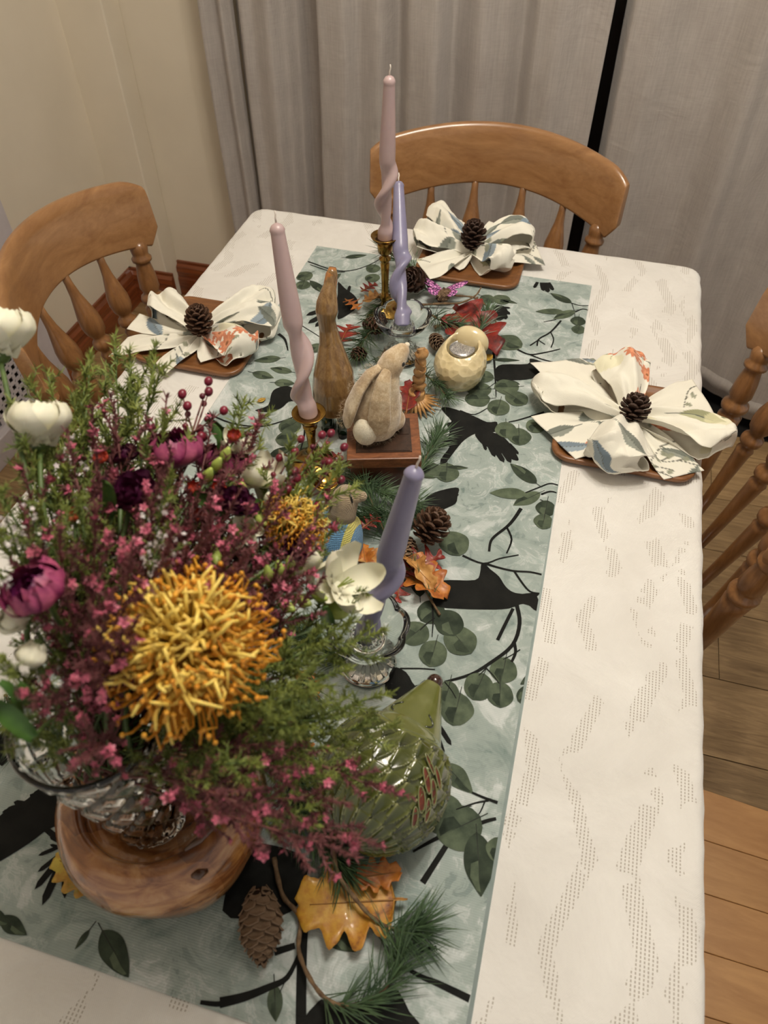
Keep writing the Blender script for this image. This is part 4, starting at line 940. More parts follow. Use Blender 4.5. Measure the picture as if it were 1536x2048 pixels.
# ================================================================ crochet animal
def knit(name, c1, c2, stripes=None):
    t = NT(name); tc = t.n('ShaderNodeTexCoord'); sp = t.n('ShaderNodeSeparateXYZ'); t.l(tc.outputs['Object'], sp.inputs[0])
    ang_ = t.math('ARCTAN2', sp.outputs[1], sp.outputs[0])
    rows = t.math('MULTIPLY', sp.outputs[2], 1600.); cols = t.math('MULTIPLY', ang_, 40.)
    h = t.math('ADD', t.math('ABSOLUTE', t.math('SINE', t.math('ADD', rows, t.math('MULTIPLY', t.math('ABSOLUTE', t.math('SINE', cols)), 1.2)))), t.math('MULTIPLY', t.math('ABSOLUTE', t.math('SINE', cols)), .8))
    c = t.ramp(t.math('MULTIPLY', h, .55), [(.1, c2), (.7, c1)])
    if stripes:
        st = t.math('FRACT', t.math('ADD', t.math('MULTIPLY', sp.outputs[0], 36.0), .45)); mk = t.math('LESS_THAN', st, .30)
        c = t.mix(mk, c, t.ramp(t.math('MULTIPLY', h, .55), [(.1, srgb(150, 140, 60)), (.7, srgb(216, 206, 110))]))
    t.base(c); t.set(Roughness=.95, Sheen_Weight=.3); t.bump(h, .8, .0012); return t.mat
KT = knit('tan_crochet', srgb(170, 150, 122), srgb(120, 102, 80)); KB = knit('blue_striped_crochet', srgb(98, 146, 184), srgb(56, 96, 134), True)
ca_ = at(678, 1090, .02); ca_.z = .752
e = empty('crochet_animal', ca_, 'crochet tan animal in a blue and yellow striped jumper', 'soft toy', None, -.15)
b = MB(); b.tube([(0, -.012, .006), (0, -.010, .012), (0, -.004, .028), (0, .003, .045), (.002, .008, .058), (.003, .010, .066)], [.018, .028, .0325, .030, .024, .015], 30, 1.0, side=(1, 0, 0)); b.build('jumper', KB, e)
b = MB(); b.tube([(.001, .008, .060), (.002, .012, .072), (.003, .016, .084), (.004, .018, .094), (.004, .018, .101), (.004, .018, .104)], [.018, .0165, .0165, .0155, .011, .003], 26, 1.0, side=(1, 0, 0))
b.tube([(.004, .018, .092), (.014, .020, .094), (.022, .022, .095)], [.012, .0095, .007], 16); b.build('head', KT, e)
b = MB(); b.ball((.0235, .022, .0965), .0062, 10); b.build('nose', KT, e)
b = MB(); b.tube([(-.004, .008, .090), (-.012, .004, .086), (-.015, .003, .076)], [.003, .006, .004], 12, .5); b.build('ear', KT, e)
b = MB(); b.tube([(.012, .013, .1035), (.0155, .0105, .099), (.0165, .0095, .0945)], .0011, 6); b.build('stitched_eye', SOLE, e)

# ================================================================ green glazed hedgehog
GG = NT('green_glaze'); v = GG.co(); gm = GG.n('ShaderNodeNewGeometry')
ga = GG.n('ShaderNodeAttribute'); ga.attribute_name = 'relief'
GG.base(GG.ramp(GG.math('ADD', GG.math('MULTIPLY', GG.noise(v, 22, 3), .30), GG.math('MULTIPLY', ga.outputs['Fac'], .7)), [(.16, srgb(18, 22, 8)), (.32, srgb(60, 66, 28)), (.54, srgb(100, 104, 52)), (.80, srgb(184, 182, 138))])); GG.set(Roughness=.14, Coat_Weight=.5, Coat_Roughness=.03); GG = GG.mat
hc = at(772, 1555, .045); hc.z = .752
nose = at(868, 1372, .060)
dirn = Vector((nose.x-hc.x, nose.y-hc.y, 0)); yaw = math.atan2(dirn.y, dirn.x)-math.pi/2
e = empty('ceramic_hedgehog', hc, 'glossy green ceramic hedgehog with brown nose and cut-out spines', 'ornament', None, yaw)
HL = dirn.length; BR = .0585
HD = []
def snr(y): return lerp(.0525, .0085, min(1, max(0, (y-.010)/(HL-.010)))**1.0)
def hbody(s, t):
    """s 0 tail .. 1 nose, t around; axis along +y"""
    y = lerp(-.0695, HL, s)
    if y < .040: r = BR*math.sqrt(max(0, 1-((y+.006)/.0635)**2)) if abs(y+.006) < .0635 else .0005
    r1 = BR*math.sqrt(max(0, 1-min(1, ((y+.006)/.0645))**2)) if y < .058 else 0
    snout = snr(y) if y > .010 else 0
    r = max(r1, snout, .0006); 
    if s > .985: r = .006
    a = t*2*math.pi
    zc = .052+ .012*max(0, (y-.03)/(HL-.03)) if y > .03 else .052
    x = r*math.cos(a); z = r*math.sin(a)*(.98 if y < .03 else lerp(.98, .9, (y-.03)/(HL-.03)))
    N = Vector((math.cos(a), -.3 if y < 0 else .2, math.sin(a))).normalized()
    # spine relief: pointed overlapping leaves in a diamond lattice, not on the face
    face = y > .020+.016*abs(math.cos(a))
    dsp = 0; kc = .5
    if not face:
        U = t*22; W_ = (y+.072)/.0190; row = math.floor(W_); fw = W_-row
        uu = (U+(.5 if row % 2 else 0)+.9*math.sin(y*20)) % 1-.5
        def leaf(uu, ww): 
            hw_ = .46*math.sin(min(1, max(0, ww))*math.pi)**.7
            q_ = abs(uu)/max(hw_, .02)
            return ((1.0-.45*ww)*(.62+.38*min(1, q_)**3), (.10+.42*ww+.50*(q_**4))) if q_ < 1 else (0.0, .02)  # shading painted in as pooled glaze: leaf bases and gaps darker, rims pale
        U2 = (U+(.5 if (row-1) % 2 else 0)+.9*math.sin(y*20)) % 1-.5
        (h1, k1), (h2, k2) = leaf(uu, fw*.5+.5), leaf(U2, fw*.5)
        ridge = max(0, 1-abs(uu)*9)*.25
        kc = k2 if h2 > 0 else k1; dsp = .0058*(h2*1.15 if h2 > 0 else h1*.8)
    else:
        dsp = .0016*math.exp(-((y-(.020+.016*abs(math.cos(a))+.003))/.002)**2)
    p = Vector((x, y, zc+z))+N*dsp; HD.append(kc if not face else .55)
    if p.z < .0: p.z = 0
    return tuple(p)
b = MB(); nu, nv = 230, 300
b.add([hbody(i/nu, j/nv) for i in range(nu+1) for j in range(nv)], [(i*nv+j, (i+1)*nv+j, (i+1)*nv+(j+1) % nv, i*nv+(j+1) % nv) for i in range(nu) for j in range(nv)])
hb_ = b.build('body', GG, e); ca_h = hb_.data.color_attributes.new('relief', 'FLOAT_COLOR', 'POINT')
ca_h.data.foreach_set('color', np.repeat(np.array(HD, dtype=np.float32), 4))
b = MB(); b.ball((0, HL+.001, .064), .0086, 14); b.build('nose', simple('brown_glaze', srgb(56, 30, 20), rough=.08, coat=1.0), e)
GD = simple('dark_green_groove', srgb(44, 50, 24), rough=.2, coat=.8)
for sx in (-1, 1):
    b = MB(); pts = []
    for k in range(8):
        t = k/7; y = lerp(.046, .060, t); r = snr(y)+.0004; a = math.radians(62-14*math.sin(t*math.pi)) if sx > 0 else math.radians(118+14*math.sin(t*math.pi))
        pts.append((r*math.cos(a), y, .052+.012*(y-.03)/(HL-.03)+r*math.sin(a)*.93))
    b.tube(pts, .0011, 8); b.build('closed_eye', GD, e)
HOL = simple('terracotta_inside', srgb(128, 58, 36), srgb(60, 26, 18), 120, .5)
RIMG = simple('pale_green_rim', srgb(132, 134, 88), srgb(104, 108, 62), 60, .15, coat=.8)
for k, (y0, a0, L_, wd) in enumerate([(.006, 10, .013, .0042), (-.004, 20, .016, .0046), (-.007, 8, .016, .0046), (-.020, 15, .016, .005), (-.022, 2, .015, .0042), (-.034, 8, .013, .0042), (.010, 24, .011, .0034)]):
    b = MB(); ring = []
    for j in range(16):
        th = 2*math.pi*j/16; y = y0+L_*.5*math.cos(th); a = math.radians(a0+26)+wd/BR*math.sin(th)+.25*(y-y0)/L_
        r = BR*math.sqrt(max(0, 1-((y+.006)/.0645)**2))+.0046; ring.append((r*math.cos(a), y, .052+r*math.sin(a)))
    b.add(ring, [tuple(range(16))]); ho = b.build('cut_out', HOL, e); b = MB(); b.tube(ring+[ring[0]], .0007, 6, cap=False); b.build('rim', RIMG, ho)

# ================================================================ turned wooden bowl with carved feet
BW = NT('spalted_wood'); v = BW.co((1, 1, 1)); a_ = BW.noise(BW.co((3, 3, 10)), 7, 6, .6, 1.2); b_ = BW.noise(v, 14, 2, .5, .8)
tc = BW.n('ShaderNodeTexCoord'); sp = BW.n('ShaderNodeSeparateXYZ'); BW.l(tc.outputs['Object'], sp.inputs[0])
seg = BW.n('ShaderNodeTexVoronoi'); BW.l(BW.co((1, 1, .35)), seg.inputs['Vector']); seg.inputs['Scale'].default_value = 22
f = BW.math('ADD', BW.math('MULTIPLY', a_, .6), BW.math('MULTIPLY', b_, .4))
c = BW.ramp(f, [(.36, srgb(84, 46, 22)), (.46, srgb(142, 88, 48)), (.54, srgb(182, 128, 78)), (.66, srgb(208, 166, 116))])
sc_ = BW.n('ShaderNodeSeparateColor'); BW.l(seg.outputs['Color'], sc_.inputs[0])
c = BW.mix(1.0, c, BW.ramp(sc_.outputs[0], [(0, (.5, .40, .34, 1)), (.35, (.9, .86, .8, 1)), (.7, (1, 1, 1, 1))]), 'MULTIPLY')
c = BW.mix(BW.ramp(BW.math('ADD', sp.outputs[2], BW.math('MULTIPLY', b_, .03)), [(.03, (1, 1, 1, 1)), (.05, (0, 0, 0, 1))]), c, srgb(176, 150, 118)); BW.base(c)
BW.set(Roughness=.2, Coat_Weight=.8, Coat_Roughness=.08); BW = BW.mat
bw = Vector((-.262, .192, .752))
e = empty('turned_wooden_bowl', bw, 'glossy spalted wooden bowl with rolled rim standing under the crystal vase', 'bowl')
b = MB()
def bm_(r, z, a, i):
    if z < .05:
        k = (abs(math.sin(2.5*a+.3)))**.35; q_ = 1-z/.05; return r*lerp(1, lerp(.72, 1.13, k), q_), z+(.012*(1-k) if z < .012 else 0)
    return r, z
b.lathe([(r_*.975, z_ if z_ < .03 else .03+(z_-.03)*1.27) for r_, z_ in [(.001, .0), (.05, .0), (.070, .001), (.079, .006), (.082, .014), (.085, .022), (.091, .032), (.0955, .044), (.0955, .056), (.091, .070), (.080, .081), (.071, .0845), (.066, .0835), (.0635, .080), (.0625, .076), (.060, .074), (.058, .0745), (.053, .070), (.03, .058), (.001, .056)]], 96, bm_)
b.build('bowl_body', BW, e)
b = MB(); b.tube([(.060, -.056, .088), (.065, -.054, .088), (.070, -.048, .085)], [.002, .0045, .002], 10); b.build('knot', simple('knot_dark', srgb(84, 50, 28), rough=.25, coat=.6), e)
b = MB(); b.tube([(.050, -.042, .0995), (.058, -.031, .0995), (.064, -.019, .0985), (.0655, -.006, .098)], [.0015, .0035, .003, .001], 10); b.build('carved_knob', bpy.data.materials['knot_dark'], e)
# ================================================================ crystal vase
vz = Vector((bw.x-.0, bw.y-.017, bw.z+.0665))
e = empty('crystal_vase', vz, 'tapered cut crystal vase standing in the wooden bowl', 'vase')
def vm_(r, z, a, i):
    k = 9
    if z < .01 or z > .19: return r, z
    u = (a/(2*math.pi)*k); fz_ = abs(((u+z*24) % 1)-.5)*2; fy = abs(((u-z*24) % 1)-.5)*2
    return r-.0036*(1-min(1, min(fz_, fy)*2.4)), z
outer = [(.001, 0)]+[(lerp(.029, .054, (i/60)**1.15), .2*i/60) for i in range(61)]
inner = [(lerp(.029, .054, (i/12)**1.15)-.0045, max(.2*i/12, .012)) for i in range(12, -1, -1)]+[(.001, .012)]
b = MB(); nO = len(outer)
b.lathe(outer+[(.053, .2025), (.051, .2025)]+inner, 144, lambda r, z, a, i: vm_(r, z, a, i) if i < nO else (r, z))
VG = NT('crystal'); VG.set(Roughness=.015, Transmission_Weight=1.0, IOR=1.5); VG.base((.97, .97, .97, 1)); b.build('glass_body', VG.mat, e)
VMOUTH = vz+Vector((0, 0, .195))
# brass bell glint by the crochet animal
gb = at(655, 985, .012); e = empty('brass_bowl', (gb.x-.006, gb.y+.012, .752), 'small shiny brass bowl half hidden behind the crochet animal', 'bowl')
b = MB(); b.lathe([(.001, 0), (.010, 0), (.011, .003), (.008, .006), (.014, .010), (.018, .016), (.020, .022), (.019, .0225), (.016, .017), (.010, .011), (.001, .010)], 32); b.build('bowl_body', simple('polished_brass', srgb(214, 184, 108), srgb(190, 150, 70), 20, .08, metal=1.0), e)
# ================================================================ pine sprigs and twigs
BARK = simple('pine_bark', srgb(128, 102, 72), srgb(84, 62, 42), 160, .8, .4, 600)
NEED = simple('pine_needle', srgb(86, 110, 72), srgb(48, 70, 48), 60, .45)
def spath(pts, n=6): return [Vector(p) for p in smooth([tuple(p) for p in pts], False, n)]
def sprig(px, label, r=.0022, span=(.3, 1.0), nn=170, ln=.05, seed=1, spread=.9, up=.5, group='pine sprigs along the runner', mat=NEED):
    P = spath([at(u, v, h) for u, v, h in px]); o0 = P[0].copy(); o0.z = .752
    e = empty('pine_sprig', o0, label, 'pine sprig', group); P = [p-o0 for p in P]; P = [Vector((p.x, p.y, max(p.z, r))) for p in P]
    k = len(P); b = MB(); b.tube(P, [lerp(r, r*.6, i/(k-1))*(1+.18*math.sin(i*2.1)) for i in range(k)], 8); b.build('twig', BARK, e)
    rr = random.Random(seed); nb = MB()
    for q in range(nn):
        t = lerp(span[0], span[1], rr.random()**.8)*(k-1); i = min(k-2, int(t)); p = P[i].lerp(P[i+1], t-i); d = (P[i+1]-P[i]).normalized()
        for _ in range(2):
            s = Vector((rr.gauss(0, 1), rr.gauss(0, 1), rr.gauss(up, .7))).normalized()
            g = (d*1.0+s*spread).normalized(); L = ln*rr.uniform(.6, 1.1); dr = Vector((0, 0, -.0)) 
            side = g.cross(Vector((0, 0, 1))).normalized() if abs(g.z) < .95 else Vector((1, 0, 0)); bend = side*rr.uniform(-.12, .12)*L+Vector((0, 0, -.10*L))
            a_, b_, c_ = p+g*.001, p+g*L*.55+bend*.25, p+g*L+bend
            for pt in (a_, b_, c_): pt.z = max(pt.z, .0012)
            w0 = .00058; up_ = side.cross(g).normalized(); vs = []
            for pt, w_ in ((a_, w0), (b_, w0)):
                vs += [pt+side*w_, pt-side*w_*.5+up_*w_*.9, pt-side*w_*.5-up_*w_*.9]
            vs.append(c_); nb.add(vs, [(0, 1, 4, 3), (1, 2, 5, 4), (2, 0, 3, 5), (3, 4, 6), (4, 5, 6), (5, 3, 6)])
    o = nb.build('needles', mat, e, False, fix=False); o['kind'] = 'stuff'; return e
def twig(px, label, r=.0022, knobs=True, group='bare twigs along the runner'):
    P = spath([at(u, v, h) for u, v, h in px]); o0 = P[0].copy(); o0.z = .752; P = [p-o0 for p in P]; P = [Vector((p.x, p.y, max(p.z, r))) for p in P]; k = len(P)
    b = MB(); b.tube(P, [lerp(r, r*.55, i/(k-1))*(1+(.25*math.sin(i*1.9) if knobs else 0)) for i in range(k)], 8)
    o = b.build('twig', BARK, None, True, o0); return tag(o, label, 'twig', group)
S = [
 ([(655, 1640, .02), (665, 1690, .03), (675, 1745, .03), (705, 1790, .025), (745, 1835, .02), (790, 1860, .016), (838, 1858, .014)], 'pine sprig lying over the yellow oak leaf at the near end', .0026, (.74, 1), 60, .050, 3),
 ([(548, 1715, .01), (565, 1790, .006), (600, 1835, .008), (598, 1905, .01), (635, 1980, .014), (680, 2010, .014), (740, 2000, .014), (785, 1955, .014), (802, 1905, .016)], 'curved pine sprig at the very near end of the runner', .0024, (.50, 1), 85, .052, 4),
 ([(560, 1600, .02), (600, 1640, .02), (650, 1690, .02), (690, 1740, .018)], 'pine sprig in front of the green hedgehog beside the wooden bowl', .002, (.1, 1), 150, .045, 5),
 ([(560, 1480, .02), (590, 1540, .02), (600, 1610, .02)], 'pine sprig between the bowl and the green hedgehog', .002, (.0, 1), 150, .045, 6),
 ([(620, 1340, .02), (600, 1420, .02), (590, 1500, .02)], 'pine sprig behind the bouquet by the near glass candlestick', .002, (.0, 1), 120, .045, 7),
 ([(860, 1040, .01), (790, 1030, .018), (730, 1040, .018), (690, 1030, .02)], 'pine sprig in front of the trinket box', .002, (.0, 1), 120, .045, 8),
 ([(640, 930, .012), (700, 960, .02), (760, 985, .02), (830, 1010, .014)], 'pine sprig lying along the front of the trinket box', .002, (.1, 1), 130, .042, 9),
 ([(780, 1090, .006), (745, 1010, .02), (720, 950, .02)], 'pine sprig tucked behind the crochet animal', .002, (.0, 1), 90, .045, 10),
 ([(835, 950, .012), (860, 900, .014), (880, 870, .014)], 'pine sprig to the right of the trinket box over the crow print', .0018, (.0, 1), 90, .042, 11),
 ([(835, 740, .012), (870, 765, .02), (895, 795, .016)], 'pine sprig leaning on the cream tealight holder', .0016, (.0, 1), 60, .038, 12),
 ([(770, 640, .014), (735, 670, .022), (712, 710, .016)], 'pine sprig to the left of the far glass candlestick', .0018, (.0, 1), 100, .045, 13),
 ([(770, 700, .014), (745, 745, .016), (715, 785, .01)], 'pine sprig between the duck and the felt rabbit', .0018, (.0, 1), 60, .035, 14),
 ([(800, 570, .012), (770, 600, .02), (745, 640, .018)], 'pine sprig at the foot of the tall brass candlestick', .0018, (.0, 1), 80, .042, 15),
 ([(830, 545, .02), (800, 520, .03), (770, 500, .02)], 'pine sprig behind the tall brass candlestick touching the napkin', .0018, (.0, 1), 60, .050, 16),
 ([(940, 700, .01), (960, 660, .018), (975, 625, .02)], 'pine sprig to the right of the big red oak leaf', .0018, (.0, 1), 80, .040, 17),
 ([(850, 620, .012), (880, 640, .02), (920, 650, .016)], 'pine sprig in front of the pink butterfly', .0018, (.0, 1), 60, .038, 18),
 ([(870, 590, .012), (830, 560, .02), (815, 545, .012)], 'pine sprig around the dark cone by the far napkin', .0016, (.0, 1), 60, .036, 19),
 ([(10, 1390, .02), (40, 1440, .02), (60, 1480, .015)], 'dark pine sprig at the left edge beyond the crystal vase', .0018, (.0, 1), 110, .040, 20),
 ([(700, 1330, .01), (640, 1290, .02), (600, 1270, .02)], 'pine sprig to the left of the near glass candlestick', .0018, (.0, 1), 110, .040, 21),
 ([(880, 1230, .006), (850, 1180, .010), (820, 1130, .012)], 'short pine sprig under the tan oak leaf', .0016, (.3, 1), 26, .030, 22),
]
for px, lab, r, sp_, nn, ln, sd in S: sprig(px, lab, r, sp_, nn, ln, sd)
twig([(815, 545, .016), (860, 572, .018), (905, 590, .016), (950, 596, .014), (985, 625, .012), (995, 665, .01)], 'long brown twig arching past the butterfly')
twig([(840, 610, .008), (885, 607, .012), (920, 606, .014), (950, 592, .016), (962, 575, .018)], 'forked twig crossing in front of the pink butterfly')
twig([(868, 655, .01), (900, 642, .014), (930, 618, .016), (955, 595, .014)], 'short thick twig above the cream tealight holder', .003)
twig([(560, 905, .012), (620, 928, .014), (690, 925, .016), (700, 905, .016)], 'green-brown twig in front of the short brass candlestick', .0016)
twig([(100, 1500, .01), (120, 1540, .012), (160, 1590, .012)], 'bent twig poking out left of the wooden bowl', .0024)

# ================================================================ autumn leaves
def leafmat(name, c1, c2, c3=None):
    t = NT(name); v = t.co(); f = t.math('ADD', t.math('MULTIPLY', t.noise(v, 35, 4, .6, .6), .6), t.math('MULTIPLY', t.noise(v, 160, 3), .4))
    t.base(t.ramp(f, [(.36, c3 or c2), (.46, c2), (.6, c1)])); t.set(Roughness=.5, Subsurface_Weight=.0, Coat_Weight=.15)
    t.bump(t.noise(v, 220, 3), .35, .001); return t.mat
LYEL = leafmat('mustard_leaf', srgb(196, 148, 48), srgb(176, 118, 36), srgb(110, 56, 24)); LTAN = leafmat('tan_leaf', srgb(196, 150, 88), srgb(172, 120, 60), srgb(130, 78, 36))
LRED = leafmat('red_leaf', srgb(142, 36, 22), srgb(104, 24, 18), srgb(64, 16, 14)); LORG = leafmat('orange_leaf', srgb(190, 118, 44), srgb(156, 84, 30), srgb(110, 50, 24)); LYG = leafmat('yellow_green_leaf', srgb(190, 170, 60), srgb(176, 130, 44), srgb(140, 130, 50))
VEIN = simple('leaf_vein', srgb(150, 104, 50), rough=.6)
def leaf(base, tip, h, wr, mat, label, kind='oak', curl=.25, seed=0, cat='leaf', lift=.0):
    a = at(*base, h); c = at(*tip, h+lift); d = c-a; L = Vector((d.x, d.y)).length; ang = math.atan2(d.y, d.x)
    rr = random.Random(seed); ph = rr.uniform(0, 6); b = MB(); ns, nt = 44, 6
    def fn(s, t):
        e_ = (t-.5)*2
        if kind == 'oak': w_ = wr*L*.5*math.sin(math.pi*min(1, s*.93+.05))**.6*(.80+.20*math.cos(2*math.pi*s*4.2+1.2)-.05*math.cos(2*math.pi*s*9.3)); sh = .04*L*abs(e_)
        elif kind == 'pin':
            q = (s*3.6) % 1; w_ = wr*L*.5*math.sin(math.pi*min(1, s*.9+.08))**.7*(.12+.88*(max(0, 1-abs(q-.5)*2.6))**1.1); sh = .10*L*abs(e_)*min(1, w_/(wr*L*.3))
        else: w_ = wr*L*.5*math.sin(math.pi*s)**.8; sh = 0
        if s < .10: w_ = max(min(w_, .0015), .0007)
        x = s*L+sh; y = e_*w_
        z = h+lift*s+curl*L*(.10*math.sin(s*4+ph)*e_+.22*e_*e_*(w_/(wr*L*.5+1e-6))+.08*math.sin(s*9+ph)*abs(e_))+.012*L*math.sin(s*22+ph)*abs(e_)
        return (x, y, max(z, .0012))
    b.grid(fn, ns, nt); o = b.build('oak_leaf' if kind != 'plain' else 'small_leaf', mat, None, True, (a.x, a.y, .752)); o.rotation_euler[2] = ang
    s = o.modifiers.new('t', 'SOLIDIFY'); s.thickness = .0006
    m_ = MB(); m_.tube([tuple(Vector(fn(s_, .5))+Vector((0, 0, .0006))) for s_ in [i/10*.9 for i in range(11)]], [.0009-.00006*i for i in range(11)], 5); m_.build('midrib', VEIN, o)
    return tag(o, label, cat)
leaf((815, 1800), (598, 1812), .010, .85, LYEL, 'large mustard-yellow oak leaf under the near pine sprig', 'oak', .3, 1)
leaf((700, 1760), (800, 1745), .016, .7, LORG, 'orange-brown oak leaf behind the mustard one', 'oak', .4, 2)
leaf((200, 1790), (112, 1715), .006, .62, LYG, 'yellow-green and brown oak leaf left of the wooden bowl', 'oak', .4, 3)
leaf((800, 1120), (888, 1195), .010, .75, LORG, 'orange oak leaf below the red leaf and the open cone', 'oak', .6, 4)
leaf((800, 1105), (868, 1175), .018, .45, LTAN, 'curled tan oak leaf beside the red spiky leaf', 'oak', .9, 5)
leaf((798, 1150), (884, 1112), .014, .9, LRED, 'red spiky oak leaf beside the open pine cone', 'pin', .4, 6)
leaf((800, 1140), (795, 1205), .010, .8, LRED, 'red spiky oak leaf drooping by the leaning lilac candle', 'pin', .4, 7)
leaf((722, 1060), (758, 1035), .024, .9, LRED, 'small red leaf right of the crochet animal', 'pin', .4, 8)
leaf((728, 1095), (765, 1160), .012, .8, LTAN, 'pale tan leaf under the leaning lilac candle', 'oak', .7, 9)
leaf((735, 1150), (725, 1090), .016, .6, LORG, 'brown leaf right of the crochet animal', 'oak', .7, 10)
leaf((722, 585), (752, 568), .014, .9, LRED, 'small red leaf above the tan one at the tall brass candlestick', 'pin', .4, 11)
leaf((725, 605), (770, 595), .018, .9, LTAN, 'crumpled tan leaf at the foot of the tall brass candlestick', 'oak', 1.0, 12)
leaf((770, 630), (800, 600), .012, .8, LORG, 'brown leaf behind the far glass candlestick', 'oak', .9, 13)
leaf((905, 618), (985, 705), .014, .75, LRED, 'big dark red oak leaf behind the cream tealight holder', 'oak', .6, 14)
leaf((880, 640), (930, 670), .010, .7, LRED, 'dark red leaf left of the big red one', 'pin', .4, 15)
leaf((680, 690), (700, 650), .010, 1.0, LRED, 'small bright red leaf beside the duck', 'pin', .4, 16)
leaf((812, 830), (822, 765), .024, .5, LRED, 'red leaf between the felt rabbit and the carved figure', 'oak', .4, 17)
leaf((650, 930), (680, 908), .012, .9, LRED, 'small dark red leaf by the short brass candlestick', 'pin', .4, 18)
leaf((800, 960), (830, 950), .008, .9, LORG, 'rust leaf half under the front corner of the box', 'oak', .4, 19)
leaf((690, 600), (720, 620), .012, .9, LORG, 'rust leaf by the brown cone next to the duck', 'pin', .4, 24)
leaf((962, 725), (985, 712), .006, .6, LYG, 'tiny pale yellow leaf right of the cream tealight holder', 'plain', .2, 20)
leaf((515, 806), (532, 799), .002, .6, LYG, 'tiny yellow leaf lying left of the leaning mauve candle', 'plain', .2, 21)
leaf((640, 1400), (600, 1350), .012, .8, LORG, 'brown leaf under the green sprays beside the near glass candlestick', 'oak', .5, 22)
leaf((620, 1520), (580, 1460), .014, .8, LORG, 'dark orange leaf between hedgehog and bowl', 'oak', .5, 23)
# butterfly
bp = at(886, 582, .02); e = empty('butterfly_decoration', bp, 'pink and purple paper butterfly with black veins near the far napkin', 'butterfly', None, .1); e.scale = (1.2, 1.2, 1.2)
WG = NT('butterfly_wing'); v = WG.co(); vo = WG.n('ShaderNodeTexVoronoi'); vo.feature = 'DISTANCE_TO_EDGE'; WG.l(v, vo.inputs['Vector']); vo.inputs['Scale'].default_value = 190
WG.base(WG.ramp(vo.outputs['Distance'], [(.05, srgb(40, 20, 50)), (.12, srgb(206, 110, 190)), (.4, srgb(240, 176, 214))])); WG = WG.mat
for s in (-1, 1):
    for nm, pts in (('forewing', [(0, 0), (.008, .010), (.022, .016), (.034, .016), (.032, .008), (.022, .0), (.006, -.002)]), ('hindwing', [(.002, -.001), (.016, -.002), (.022, -.008), (.018, -.017), (.010, -.018), (.003, -.008)])):
        b = MB(); P = smooth([(s*x, y, .0) for x, y in pts], True, 3); b.plate(P, 0, .0005); b.v = [(x, y, z+abs(x)*.30) for x, y, z in b.v]; b.build(nm, WG, e)
b = MB(); b.tube([(0, .008, .001), (0, 0, .002), (0, -.012, .001)], [.0008, .0018, .0008], 8); b.build('body', simple('butterfly_body', srgb(30, 24, 30), rough=.6), e)

# ================================================================ bouquet in the crystal vase
STEM = simple('green_stem', srgb(92, 112, 56), srgb(62, 84, 40), 80, .5)
STEMR = simple('red_brown_stem', srgb(122, 72, 66), srgb(90, 48, 46), 80, .6)
rb_ = random.Random(21)
def vin():  # a place inside the vase for a stem end, and one at the mouth
    a = rb_.uniform(0, 6.283); r = rb_.uniform(.003, .016); return vz+Vector((r*math.cos(a), r*math.sin(a), .016))
def stem_to(e, head, mat=STEM, r=.0016):
    h = Vector(head); d = h-VMOUTH; a = math.atan2(d.y, d.x); q = VMOUTH+Vector((math.cos(a), math.sin(a), 0))*.030
    s0 = vin(); mid = q.lerp(h, .5)+Vector((0, 0, .02)); P = spath([s0-h, q-h, mid-h, (0, 0, 0)]); b = MB(); b.tube(P, r, 7); return b.build('stem', mat, e)
def petal_mesh(name, mat, L, W, cup=.5, curl=.25, frill=0.0, nu=9, nv=8, th=.0006):
    b = MB()
    def fn(s, t):
        e_ = (t-.5)*2; w_ = W*.5*(math.sin(math.pi*(.12+.80*s))**.7)*(1 if s < .97 else .9)
        x = e_*w_; z = s*L; y = cup*L*(.45*math.sin(s*math.pi*.62))-curl*L*max(0, s-.65)**2*6 - (e_*e_)*W*.28*(1-s*.4)
        if frill: y += frill*math.sin(e_*17+s*3)*s*s; z += frill*.6*math.cos(e_*13)*s*s
        return (x, -y, z)
    b.grid(fn, nu, nv); me = b.mesh(name, mat); return me
def put_petal(me, e, az, tilt, sc=1.0, off=.0, z=.0, name='petal'):
    o = link(name, me, e); o.matrix_local = Matrix.Rotation(az, 4, 'Z') @ Matrix.Translation((0, -off, z)) @ Matrix.Rotation(tilt, 4, 'X') @ Matrix.Diagonal((sc, sc, sc, 1)); return o
def axis_empty(name, pos, axis, label, cat, group=None):
    e = empty(name, pos, label, cat, group); e.rotation_mode = 'QUATERNION'; e.rotation_quaternion = Vector((0, 0, 1)).rotation_difference(Vector(axis)); return e
ROSEM = simple('white_petal', srgb(236, 232, 214), srgb(222, 218, 192), 40, .55, .05, sub=.15); BUDG = simple('pale_green_bud', srgb(178, 190, 98), srgb(140, 160, 66), 90, .45)
rp_me = petal_mesh('rose_petal', ROSEM, .036, .040, .55, .30, .0012)
def rose(u, v, d, axis, label, sc=1.0):
    p = far(u, v, d); e = axis_empty('white_rose', p, axis, label, 'flower', 'white roses of the bouquet')
    for k in range(16):
        ring = k/16; put_petal(rp_me, e, k*2.4, lerp(-.10, .42, ring), sc*lerp(.86, 1.0, ring), lerp(.002, .008, ring)*sc, -.016*sc)
    b = MB(); b.ball((0, 0, -.014*sc), .008*sc, 8, (1, 1, 1.1)); b.build('sepal_cup', STEM, e)
    st = MB(); q = e.rotation_quaternion.inverted(); dd = VMOUTH+Vector((rb_.uniform(-.02, .02), rb_.uniform(-.02, .02), 0))-p
    P = spath([(0, 0, -.018*sc), q @ (dd*.4+Vector((0, 0, .02))), q @ dd, q @ (vin()-p)]); st.tube(P, .0019, 7); st.build('stem', STEM, e); return e
rose(78, 850, .60, (-.15, .62, .75), 'white rose on the left, open and facing up over the chair', .92)
rose(0, 668, .64, (-.1, .6, .7), 'white rose cut by the left edge of the frame', 1.0)
